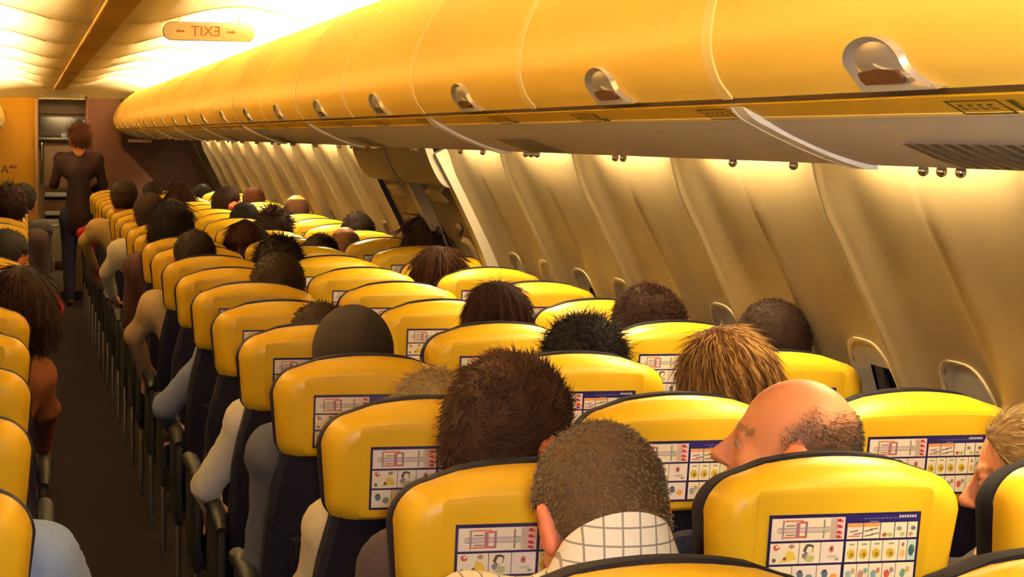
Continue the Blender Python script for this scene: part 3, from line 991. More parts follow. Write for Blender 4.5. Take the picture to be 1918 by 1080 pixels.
# ------------------------------------------------------------------ people: signed-distance figures meshed with surface nets
def smin(a, b, k):
    h = np.clip(.5 + .5 * (b - a) / k, 0, 1)
    return b + (a - b) * h - k * h * (1 - h)
def s_cone(p, a, b, r1, r2):
    a = np.asarray(a); b = np.asarray(b); ba = b - a
    t = np.clip(((p - a) @ ba) / (ba @ ba + 1e-12), 0, 1)
    return np.linalg.norm(p - a - t[..., None] * ba, axis=-1) - (r1 + (r2 - r1) * t)
def s_ell(p, c, r):
    q = p - np.asarray(c); r = np.asarray(r)
    k0 = np.linalg.norm(q / r, axis=-1); k1 = np.linalg.norm(q / (r * r), axis=-1) + 1e-9
    return k0 * (k0 - 1) / k1
def surface_nets(D, o, h):
    nx, ny, nz = D.shape
    sh = (nx - 1, ny - 1, nz - 1)
    corners = [(i, j, k) for i in (0, 1) for j in (0, 1) for k in (0, 1)]
    neg = D < 0
    cnt = sum(neg[i:i + sh[0], j:j + sh[1], k:k + sh[2]].astype(np.int8) for i, j, k in corners)
    mask = (cnt > 0) & (cnt < 8)
    cells = np.argwhere(mask)
    idx = -np.ones(sh, np.int64); idx[mask] = np.arange(len(cells))
    vals = {c: D[cells[:, 0] + c[0], cells[:, 1] + c[1], cells[:, 2] + c[2]] for c in corners}
    acc = np.zeros((len(cells), 3)); num = np.zeros(len(cells))
    for c in corners:
        for ax in range(3):
            if c[ax] == 0:
                d = list(c); d[ax] = 1; d = tuple(d)
                va, vb = vals[c], vals[d]
                cr = (va < 0) != (vb < 0)
                t = np.where(cr, va / np.where(cr, va - vb, 1), 0)
                p = np.tile(np.array(c, float), (len(cells), 1)); p[:, ax] += t
                acc[cr] += p[cr]; num[cr] += 1
    V = (cells + acc / num[:, None]) * h + np.asarray(o)
    Q = []
    for ax in range(3):
        a1, a2 = (ax + 1) % 3, (ax + 2) % 3
        sl0 = [slice(None)] * 3; sl1 = [slice(None)] * 3
        sl0[ax] = slice(0, -1); sl1[ax] = slice(1, None)
        s0, s1 = neg[tuple(sl0)], neg[tuple(sl1)]
        e = np.argwhere(s0 != s1)
        e = e[(e[:, a1] > 0) & (e[:, a2] > 0) & (e[:, a1] < D.shape[a1] - 1) & (e[:, a2] < D.shape[a2] - 1)]
        if not len(e): continue
        def cell(d1, d2):
            q = e.copy(); q[:, a1] -= d1; q[:, a2] -= d2
            return idx[q[:, 0], q[:, 1], q[:, 2]]
        quad = np.stack([cell(1, 1), cell(0, 1), cell(0, 0), cell(1, 0)], 1)
        inside = s0[e[:, 0], e[:, 1], e[:, 2]]
        quad[~inside] = quad[~inside][:, ::-1]
        Q.append(quad)
    Q = np.concatenate(Q); Q = Q[(Q >= 0).all(1)]
    return V, Q
def sdf_mesh(prims, h, pad=.03, kdef=.03):
    """prims: ('c',a,b,r1,r2[,k]) or ('e',fn,centre,radius[,k]) evaluated block by block"""
    lo = np.array([1e9] * 3); hi = -lo
    boxes = []
    for p in prims:
        if p[0] == 'c':
            a, b = np.array(p[1]), np.array(p[2]); r = max(p[3], p[4])
            bl0, bh0 = np.minimum(a, b) - r, np.maximum(a, b) + r
        else:
            c = np.array(p[2]); bl0, bh0 = c - p[3], c + p[3]
        boxes.append((bl0, bh0)); lo = np.minimum(lo, bl0); hi = np.maximum(hi, bh0)
    lo = lo - pad; hi = hi + pad
    n = np.ceil((hi - lo) / h).astype(int) + 1
    D = np.full(n, .08)
    for p, (b0, b1) in zip(prims, boxes):
        i0 = np.maximum(0, ((b0 - .05 - lo) / h).astype(int)); i1 = np.minimum(n, np.ceil((b1 + .05 - lo) / h).astype(int) + 1)
        ax = [lo[d] + h * np.arange(i0[d], i1[d]) for d in range(3)]
        P = np.stack(np.meshgrid(*ax, indexing='ij'), -1)
        if p[0] == 'c':
            d = s_cone(P, p[1], p[2], p[3], p[4]); k = p[5] if len(p) > 5 else kdef
        else:
            d = p[1](P); k = p[4] if len(p) > 4 else kdef
        sl = tuple(slice(i0[q], i1[q]) for q in range(3))
        D[sl] = smin(D[sl], d, k)
    return surface_nets(D, lo, h)

def rot(yaw, pitch, roll):
    """yaw + turns to the person's left, pitch + nods down, roll + tips toward the person's right"""
    return np.array(Matrix.Rotation(math.radians(yaw), 3, 'Z') @ Matrix.Rotation(math.radians(-pitch), 3, 'X') @ Matrix.Rotation(math.radians(roll), 3, 'Y'))

def head_sdf(q, detail, female):
    """q in the head frame (face toward +y, chin down)"""
    d = s_ell(q, (0, -.014, .026), (.0755, .0955, .0905))
    d = smin(d, s_ell(q, (0, .022, -.038), (.0585, .064, .074)), .03)
    jw = .040 if female else .046
    d = smin(d, s_cone(q, (-jw, .005, -.072), (0, .058, -.098), .021, .022), .03)
    d = smin(d, s_cone(q, (jw, .005, -.072), (0, .058, -.098), .021, .022), .03)
    if detail:
        d = smin(d, s_cone(q, (-.030, .076, .014), (.030, .076, .014), .011, .011), .015)       # brow
        d = smin(d, s_cone(q, (0, .088, -.002), (0, .108, -.036), .008, .0125), .012)            # nose
        d = smin(d, s_cone(q, (-.012, .094, -.040), (.012, .094, -.040), .009, .009), .008)      # nostrils
        d = smin(d, s_cone(q, (-.018, .078, -.064), (.018, .078, -.064), .010, .010), .010)      # lips
        for s in (-1, 1):
            e = s_ell(q, (s * .031, .092, -.006), (.016, .014, .010))
            d = -smin(-d, e, .012)                                                           # socket
            d = smin(d, s_ell(q, (s * .031, .074, -.006), (.0125, .0125, .0125)), .003)         # eyeball
            d = smin(d, s_ell(q, (s * .043, .055, -.034), (.018, .018, .018)), .02)             # cheek
    for s in (-1, 1):
        ea = s_ell(q, (s * .079, -.012, -.014), (.010, .022, .034))
        ea = smin(ea, s_ell(q, (s * .085, -.020, -.002), (.009, .017, .024)), .008)
        ea = np.maximum(ea, -s_ell(q, (s * .093, -.008, -.012), (.010, .012, .019)))
        d = smin(d, ea, .006)
    return d

def vnoise(p, s, seed=0):
    """cheap smooth pseudo-noise from summed sines"""
    p = p * s
    r = np.random.default_rng(seed)
    out = 0
    for k in range(5):
        a = r.normal(size=3) * (1 + .6 * k); ph = r.uniform(0, 6.28)
        out = out + np.sin(p @ a + ph) / (1 + .5 * k)
    return out / 3

HAIR = {}
def hair_material(name, rgb, rough=.55):
    if name in HAIR: return HAIR[name]
    HAIR[name] = mat('hair_' + name, lin(rgb), .85, spec=.12, noise=(60, .5), bump=(260, .8))
    return HAIR[name]
CLOTH = {}
def cloth_material(rgb):
    if rgb not in CLOTH:
        CLOTH[rgb] = mat('cloth_%d' % len(CLOTH), lin(rgb), .9, spec=.15, noise=(20, .12), bump=(120, .35))
    return CLOTH[rgb]

def strands(V, Q, n, length, width, dirfn, seed, curl=0.0, keep=None, jitter=.35):
    """tapered three-sided hairs rooted on the hair surface"""
    r = np.random.default_rng(seed)
    a, b, c, d = (V[Q[:, i]] for i in range(4))
    nrm = np.cross(c - a, d - b); ar = np.linalg.norm(nrm, axis=1); nrm = nrm / (ar[:, None] + 1e-12)
    f = r.choice(len(Q), n, p=ar / ar.sum())
    u_, v_ = r.random(n)[:, None], r.random(n)[:, None]
    p = (a[f] * (1 - u_) + b[f] * u_) * (1 - v_) + (d[f] * (1 - u_) + c[f] * u_) * v_
    nn = nrm[f]
    if keep is not None:
        k = keep(p); p, nn = p[k], nn[k]; n = len(p)
    dr = dirfn(p, nn) + r.normal(size=(n, 3)) * jitter
    dr /= np.linalg.norm(dr, axis=1)[:, None]
    L = length * r.uniform(.6, 1.25, n)[:, None]
    side = np.cross(dr, nn + 1e-3); side /= np.linalg.norm(side, axis=1)[:, None] + 1e-9
    up = np.cross(side, dr)
    bend = r.normal(size=(n, 3)) * curl + np.array([0, 0, -.25])
    mid = p + dr * L * .55 + bend * L * .12
    tip = p + dr * L + bend * L * .35
    vs = []
    for base, wd in ((p - nn * .003, 1.0), (mid, .75)):
        for k in range(3):
            an = 2.094 * k
            vs.append(base + (side * math.cos(an) + up * math.sin(an)) * width * wd)
    vs.append(tip)
    VV = np.stack(vs, 1).reshape(-1, 3)
    base = (np.arange(n) * 7)[:, None]
    T = np.array([[0, 1, 4], [0, 4, 3], [1, 2, 5], [1, 5, 4], [2, 0, 3], [2, 3, 5], [3, 4, 6], [4, 5, 6], [5, 3, 6]])
    TT = (base[:, :, None] + T[None]).reshape(-1, 3)
    return VV, TT, np.repeat(r.random(n), 7)

def hair_shape(style, female):
    """distance function of the hair volume in the head frame"""
    cr = lambda q, t, dz=0: s_ell(q, (0, -.016, .026 + dz), (.0755 + t, .0955 + t, .0905 + t))
    def face_cut(q, y0=.048, slope=.55, zref=.03):
        return q[..., 1] - (y0 + (q[..., 2] - zref) * slope)
    def short(q, t=.010, nape=-.062):
        d = cr(q, t)
        d = smin(d, s_ell(q, (0, -.055, -.035), (.060 + t * .6, .045 + t * .6, .055)), .03)
        d = np.maximum(d, face_cut(q, .050, .62, .045))
        d = np.maximum(d, (nape - q[..., 2]) + np.clip((q[..., 1] + .048) * 2.6, 0, .092))
        return d
    if style in ('short', 'crop'):
        return lambda q: short(q, .009) + .0025 * vnoise(q, 90, 3)
    if style == 'spiky':
        return lambda q: short(q, .011, -.085) + .004 * vnoise(q, 75, 5)
    if style == 'curly':
        return lambda q: short(q, .022, -.08) + .008 * vnoise(q, 95, 8)
    if style == 'grey':
        return lambda q: short(q, .015, -.08) + .004 * vnoise(q, 60, 2)
    if style == 'bob':
        def f(q):
            d = cr(q, .016)
            d = smin(d, s_ell(q, (0, -.035, -.035), (.098, .080, .085)), .04)
            d = np.maximum(d, face_cut(q, .040, .30, .03))
            d = np.maximum(d, -.112 - q[..., 2])
            an = np.arctan2(q[..., 0], -q[..., 1])
            return d + .0022 * np.sin(an * 26 + q[..., 2] * 30) + .002 * vnoise(q, 40, 4)
        return f
    if style == 'long':
        def f(q):
            d = cr(q, .016)
            d = smin(d, s_cone(q, (0, -.05, -.02), (0, -.075, -.20), .085, .060), .05)
            d = np.maximum(d, face_cut(q, .038, .30, .03))
            return d + .003 * vnoise(q, 50, 4)
        return f
    if style == 'slick':
        def f(q):
            d = cr(q, .009)
            d = smin(d, s_ell(q, (0, -.10, -.01), (.05, .045, .045)), .03)
            d = np.maximum(d, face_cut(q, .052, .75, .05))
            d = np.maximum(d, (-.045 - q[..., 2]) + np.maximum(0, (q[..., 1] + .02) * 1.4))
            return d + .0016 * np.sin(q[..., 2] * 420 + q[..., 1] * 90)
        return f
    if style == 'updo':
        def f(q):
            d = short(q, .014, -.06)
            d = smin(d, s_ell(q, (0, -.06, .11), (.055, .055, .045)), .02)
            return d + .006 * vnoise(q, 80, 9)
        return f
    if style == 'bald':
        def f(q):
            d = cr(q, .0016)
            d = smin(d, s_ell(q, (0, -.055, -.035), (.0615, .047, .055)), .03)
            top = q[..., 2] - (0.088 - np.maximum(0, q[..., 1] + .02) * 1.1)
            d = np.maximum(d, top)
            d = np.maximum(d, face_cut(q, .018, .10, .03))
            return np.maximum(d, (-.062 - q[..., 2]) + np.maximum(0, (q[..., 1] + .035) * 1.6))
        return f
    if style == 'beanie':
        def f(q):
            d = s_ell(q, (0, -.018, .034), (.092, .108, .104))
            d = np.maximum(d, -.030 - q[..., 2] + q[..., 1] * .35)
            return d
        return f

HAND = [(-.032, .085, .0078), (-.011, .098, .008), (.010, .092, .008), (.030, .074, .0072)]
def hand_prims(wr, d, up, sgn):
    """palm, four unequal bent fingers and a thumb from its side; d = pointing direction, up = back of the hand"""
    d = np.array(d) / np.linalg.norm(d); up = np.array(up, float); up -= d * (up @ d); up /= np.linalg.norm(up)
    sd = np.cross(d, up) * sgn
    wr = np.array(wr)
    P = [('c', wr + d * .02 - sd * .016, wr + d * .085 - sd * .022, .019, .013, .012), ('c', wr + d * .02 + sd * .014, wr + d * .085 + sd * .022, .019, .012, .012)]
    for off, ln, r in HAND:
        a = wr + d * .082 + sd * off * .95
        b = a + d * ln * .45 - up * .006; c = b + d * ln * .3 - up * ln * .22; e = c + d * ln * .10 - up * ln * .22
        P += [('c', a, b, r * 1.05, r, .005), ('c', b, c, r, r * .92, .004), ('c', c, e, r * .92, r * .8, .004)]
    t0 = wr + d * .03 - sd * .030; t1 = t0 + d * .030 - sd * .026 - up * .008; t2 = t1 + d * .032 - sd * .006 - up * .010
    P += [('c', t0, t1, .013, .0105, .010), ('c', t1, t2, .0105, .008, .004)]
    return P

def body_joints(p):
    xs, ys = p['base']
    hx, topz = p['hx'], p['topz']
    hs = p.get('hs', 1.0)
    hy = ys + p.get('hy', .265)
    R_ = rot(p.get('yaw', 0), p.get('pitch', 6), p.get('roll', 0))
    H = np.array([hx, hy, topz - .119 * hs - p.get('hair_t', .008)])
    lean_x = (hx - xs)
    shz = H[2] - p.get('shdz', .178) * hs
    shx = xs + lean_x * p.get('shlean', .72)
    shx = min(shx, 1.325)
    return xs, ys, H, R_, hs, shx, shz
def seated_person(p):
    xs, ys, H, R_, hs, shx, shz = body_joints(p)
    h = p['res']; det = p.get('detail', False); fem = p.get('fem', False)
    org = np.array([xs, ys, 0])
    Hl = H - org
    headf = lambda P: head_sdf(((P - Hl) @ R_) / hs, det, fem) * hs
    neck0 = Hl + R_ @ np.array([0, -.030, -.060]) * hs
    sx0 = shx - xs
    nb = np.array([sx0, .205, shz + .035])
    chest = np.array([sx0 * .8, .235, shz - .10])
    waist = np.array([sx0 * .35, .25, .68]); pelvis = np.array([0, .27, .545])
    sw = (.155 if fem else .178) * p.get('bulk', 1)
    bk = p.get('bulk', 1)
    tors = [(nb, chest, .060, .105 * bk), (chest, waist, .105 * bk, .105 * bk), (waist, pelvis, .105 * bk, .115 * bk)]
    shl = {s: np.array([sx0 + s * sw, .215, shz - .012]) for s in (-1, 1)}
    chs = {s: np.array([sx0 * .8 + s * .075, .225, shz - .11]) for s in (-1, 1)}
    prim_b, prim_s, prim_t = [('e', headf, Hl, .15 * hs, .02)], [], []
    prim_b.append(('c', neck0, nb, .050 * hs, .058 * hs, .03))
    def both(a, b, r1, r2, k=.04, e=.012):
        prim_b.append(('c', a, b, max(.012, r1 - e), max(.012, r2 - e), k)); prim_s.append(('c', a, b, r1, r2, k))
    for a, b, r1, r2 in tors: both(a, b, r1, r2, .05)
    for s in (-1, 1):
        both(shl[s], nb + np.array([s * .03, 0, -.02]), .056, .045, .05)
        both(shl[s], chs[s], .062, .085, .05)
        both(chs[s], waist + np.array([s * .05, 0, 0]), .085, .085, .05)
        el = p.get('elbow', {}).get(s)
        el = np.array([el[0] - xs, el[1] - ys, el[2]]) if el else shl[s] + np.array([s * .030, .06, -.27])
        wr = p.get('wrist', {}).get(s)
        wr = np.array([wr[0] - xs, wr[1] - ys, wr[2]]) if wr else np.array([s * .115, .50, .655])
        both(shl[s], el, .053, .040, .03)
        both(el, wr, .040, .030, .02, .009)
        dd = wr - el; dd = dd / np.linalg.norm(dd)
        prim_b.append(('c', wr, wr + dd * .03, .023, .022, .012))
        prim_b += hand_prims(wr + dd * .01, dd + np.array([0, 0, -.15]), (0, -.2, 1), s)
        # legs
        hip = np.array([s * .085, .285, .545]); kn = np.array([s * .105, .66, .545]); an = np.array([s * .10, .60, .10])
        for a, b, r1, r2 in ((hip, kn, .082, .060), (kn, an, .060, .042)):
            prim_b.append(('c', a, b, r1 - .014, r2 - .012, .03)); prim_t.append(('c', a, b, r1, r2, .03))
    prim_t.append(('c', np.array([-.07, .27, .545]), np.array([.07, .27, .545]), .115 * bk + .006, .115 * bk + .006, .04))
    V, Q = sdf_mesh(prim_b, h)
    q = ((V - Hl) @ R_) / hs
    cols = skin_colours(q, p)
    person = link('person', mesh_np('person', V, quads=Q, m=M['skin'], cols=cols), None, tuple(org))
    tag(person, p['label'], 'person', p.get('group'))
    hc = max(h, .012)
    Vs, Qs = sdf_mesh(prim_s, hc)
    if p.get('collar'):
        pass
    Vs = Vs + .0045 * np.stack([vnoise(Vs, 34, 21), vnoise(Vs, 34, 22), vnoise(Vs, 40, 23)], 1)
    so = link(p.get('top_name', 'shirt'), mesh_np('shirt', Vs, quads=Qs, m=M['plaid'] if p.get('plaid') else cloth_material(p['shirt'])), person)
    if p.get('collar'):
        # folded collar: a flared band round the neck
        c0 = nb + np.array([0, -.004 - p.get('collar_up', 0) * .3, .006 + p.get('collar_up', 0)]); rings = []
        for dz, r, tk in ((-.075, .118, 0), (-.030, .098, 0), (.010, .083, 0), (.036, .071, 0), (.043, .068, 0), (.040, .064, 0), (.0, .066, 0)):
            rings.append([c0 + np.array([r * math.cos(a), r * 1.0 * math.sin(a) - dz * .30, dz - p.get('arch', .010) * math.sin(a)]) for a in np.linspace(0, 2 * math.pi, 40, endpoint=False)])
        link('collar', ring_loft('collar', [[tuple(v) for v in rr] for rr in rings], M['plaid'] if p.get('plaid') else cloth_material(p['shirt'])), person)
    Vt, Qt = sdf_mesh(prim_t, max(hc, .020))
    link('trousers', mesh_np('trousers', Vt, quads=Qt, m=cloth_material(p.get('legs', (40, 38, 52)))), person)
    for s in (-1, 1):
        pr = [('c', np.array([s * .10, .60, .055]), np.array([s * .115, .76, .035]), .045, .035, .03)]
        Vf, Qf = sdf_mesh(pr, .020)
        link('shoe', mesh_np('shoe', Vf, quads=Qf, m=M['eye']), person)
    make_hair(p, person, Hl, R_, hs)
    return person

def skin_colours(q, p):
    sk = np.array(lin(p.get('skin', (214, 150, 116))))
    cols = np.tile(sk, (len(q), 1))
    n = vnoise(q, 45, 11)[:, None]
    cols *= 1 + .06 * n
    ear = (np.abs(q[:, 0]) > .076) & (np.abs(q[:, 2] + .01) < .05) & (np.abs(q[:, 1] + .012) < .035)
    cols[ear] *= np.array([1.05, .78, .72])
    if p.get('detail'):
        lip = (np.abs(q[:, 0]) < .026) & (np.abs(q[:, 2] + .064) < .009) & (q[:, 1] > .07)
        cols[lip] *= np.array([.92, .55, .55])
        brow = (np.abs(np.abs(q[:, 0]) - .032) < .020) & (np.abs(q[:, 2] - .020) < .0065) & (q[:, 1] > .050)
        cols[brow] *= .38
        for s in (-1, 1):
            e = np.linalg.norm(q - np.array([s * .031, .074, -.006]), axis=1)
            eye = (e < .0145) & (q[:, 1] > .077) & (np.abs(q[:, 2] + .006) < .0042)
            cols[eye] = (.30, .24, .20)
            iris = eye & (np.abs(q[:, 0] - s * .031) < .0075)
            cols[iris] = (.03, .02, .015)
            lash = (np.abs(q[:, 0] - s * .031) < .017) & (np.abs(q[:, 2] - .0005) < .0022) & (q[:, 1] > .072)
            cols[lash] *= .4
    if p.get('hair') == 'bald':
        # stubble shadow on the shaved sides
        edge = np.minimum(0.088 - np.maximum(0, q[:, 1] + .02) * 1.1 - q[:, 2], .024 - q[:, 1]) + .006 * vnoise(q, 160, 31)
        amt = np.clip(edge / .03, 0, 1) * (q[:, 2] > -.06) * ~ear
        cols *= 1 - amt[:, None] * np.array([.74, .71, .67])
    return cols

def make_hair(p, person, Hl, R_, hs):
    st = p.get('hair')
    if not st: return
    near = p.get('detail', False)
    fn = hair_shape(st, p.get('fem'))
    f = lambda P: fn(((P - Hl) @ R_) / hs) * hs
    hh = .005 if near else max(.0075, p['res'] * .75)
    rad = .24 if st == 'long' else .165
    if st != 'bald' or not near:
        V, Q = sdf_mesh([('e', f, Hl, rad * hs, .001)], hh, pad=.01)
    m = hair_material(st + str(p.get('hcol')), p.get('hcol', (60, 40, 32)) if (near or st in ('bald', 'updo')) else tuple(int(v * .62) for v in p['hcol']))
    if st == 'beanie':
        m = cloth_material(p['hcol'])
        ho = link('beanie', mesh_np('beanie', V, quads=Q, m=m), person); tag(ho, 'dark brown knitted beanie')
        # rolled cuff
        ring_ = []
        for dz, r in ((-.034, .0955), (-.036, .101), (-.010, .104), (.002, .101), (.004, .096)):
            ring_.append([tuple(Hl + R_ @ (np.array([r * .905 * math.cos(a), -.018 + r * 1.07 * math.sin(a), dz + .35 * (-.018 + r * 1.07 * math.sin(a))]) * hs)) for a in np.linspace(0, 2 * math.pi, 40, endpoint=False)])
        link('beanie_cuff', ring_loft('beanie_cuff', ring_, m), ho)
        return
    if near or st != 'bald':
        loc = lambda P: ((P - Hl) @ R_) / hs
        if st == 'bald':
            Vb, Qb = sdf_mesh([('e', f, Hl, rad * hs, .001)], .005, pad=.01)
            keep = lambda P: (loc(P)[:, 2] > -.058) & (np.abs(loc(P)[:, 0]) + np.maximum(0, -loc(P)[:, 1]) > .035) & (rng.random(len(P)) < np.clip((0.092 - loc(P)[:, 2] - np.maximum(0, loc(P)[:, 1] + .02) * 1.1) / .05, .1, 1))
            VV, TT, RR = strands(Vb, Qb, 12000, .006, .0005, lambda P, n: n * .6 + (R_ @ np.array([0, -.6, -.6])), 5, keep=keep)
            link('hair', mesh_np('hair', VV, tris=TT, m=m, smooth=False), person)
            return
        cnt, ln, wd, curl = {'short': (7500, .0085, .0007, .3), 'crop': (9000, .011, .0008, .3), 'spiky': (6500, .016, .0011, .8), 'curly': (5200, .016, .0012, 3.0), 'grey': (3500, .022, .0010, .6),
                             'bob': (5500, .055, .0009, .12), 'slick': (4200, .040, .0008, .1), 'long': (3000, .07, .0012, .3), 'updo': (2500, .03, .001, 1)}[st]
        if st in ('bob', 'long'):
            def dfn(P, n):
                t = R_ @ np.array([0, -.12, -1.0]) + (loc(P) * np.array([9, 9, 0])) @ R_.T; t = t - n * (n * t).sum(1)[:, None]
                return t / (np.linalg.norm(t, axis=1)[:, None] + .2) + n * .05
            jit = .05
        elif st == 'slick':
            def dfn(P, n):
                t = R_ @ np.array([0, -1.0, -.25]); t = t - n * (n @ t)[:, None]
                return t / (np.linalg.norm(t, axis=1)[:, None] + .2) + n * .06
            jit = .10
        elif st == 'spiky':
            def dfn(P, n):
                q = loc(P)
                sw = np.cross(np.tile(R_ @ np.array([.15, -.85, .5]), (len(n), 1)), n)
                return n * .32 + sw * .8 + np.stack([vnoise(P, 45, 3), vnoise(P, 45, 4), vnoise(P, 45, 5)], 1) * .55
            jit = .22
        else:
            def dfn(P, n):
                t = R_ @ np.array([0, -.35, -.75]); t = t - n * (n @ t)[:, None]
                return t * .9 + n * (.28 if st != 'curly' else 1.0)
            jit = .2 if st != 'curly' else .4
        if not near: cnt, wd = (1700, wd * 2.0) if p['res'] < .014 else (900, wd * 2.8)
        VV, TT, RR = strands(V, Q, cnt, ln * hs * (1 if near or st == 'curly' else 1.6), wd, dfn, 17, curl, jitter=jit)
        nv = len(V)
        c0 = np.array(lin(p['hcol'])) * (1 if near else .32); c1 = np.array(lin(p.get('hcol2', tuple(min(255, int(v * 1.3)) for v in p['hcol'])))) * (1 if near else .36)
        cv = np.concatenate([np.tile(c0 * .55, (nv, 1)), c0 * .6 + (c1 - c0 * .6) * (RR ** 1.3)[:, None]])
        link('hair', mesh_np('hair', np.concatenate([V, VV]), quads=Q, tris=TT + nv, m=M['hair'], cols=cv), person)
    else:
        link('hair', mesh_np('hair', V, quads=Q, m=m), person)

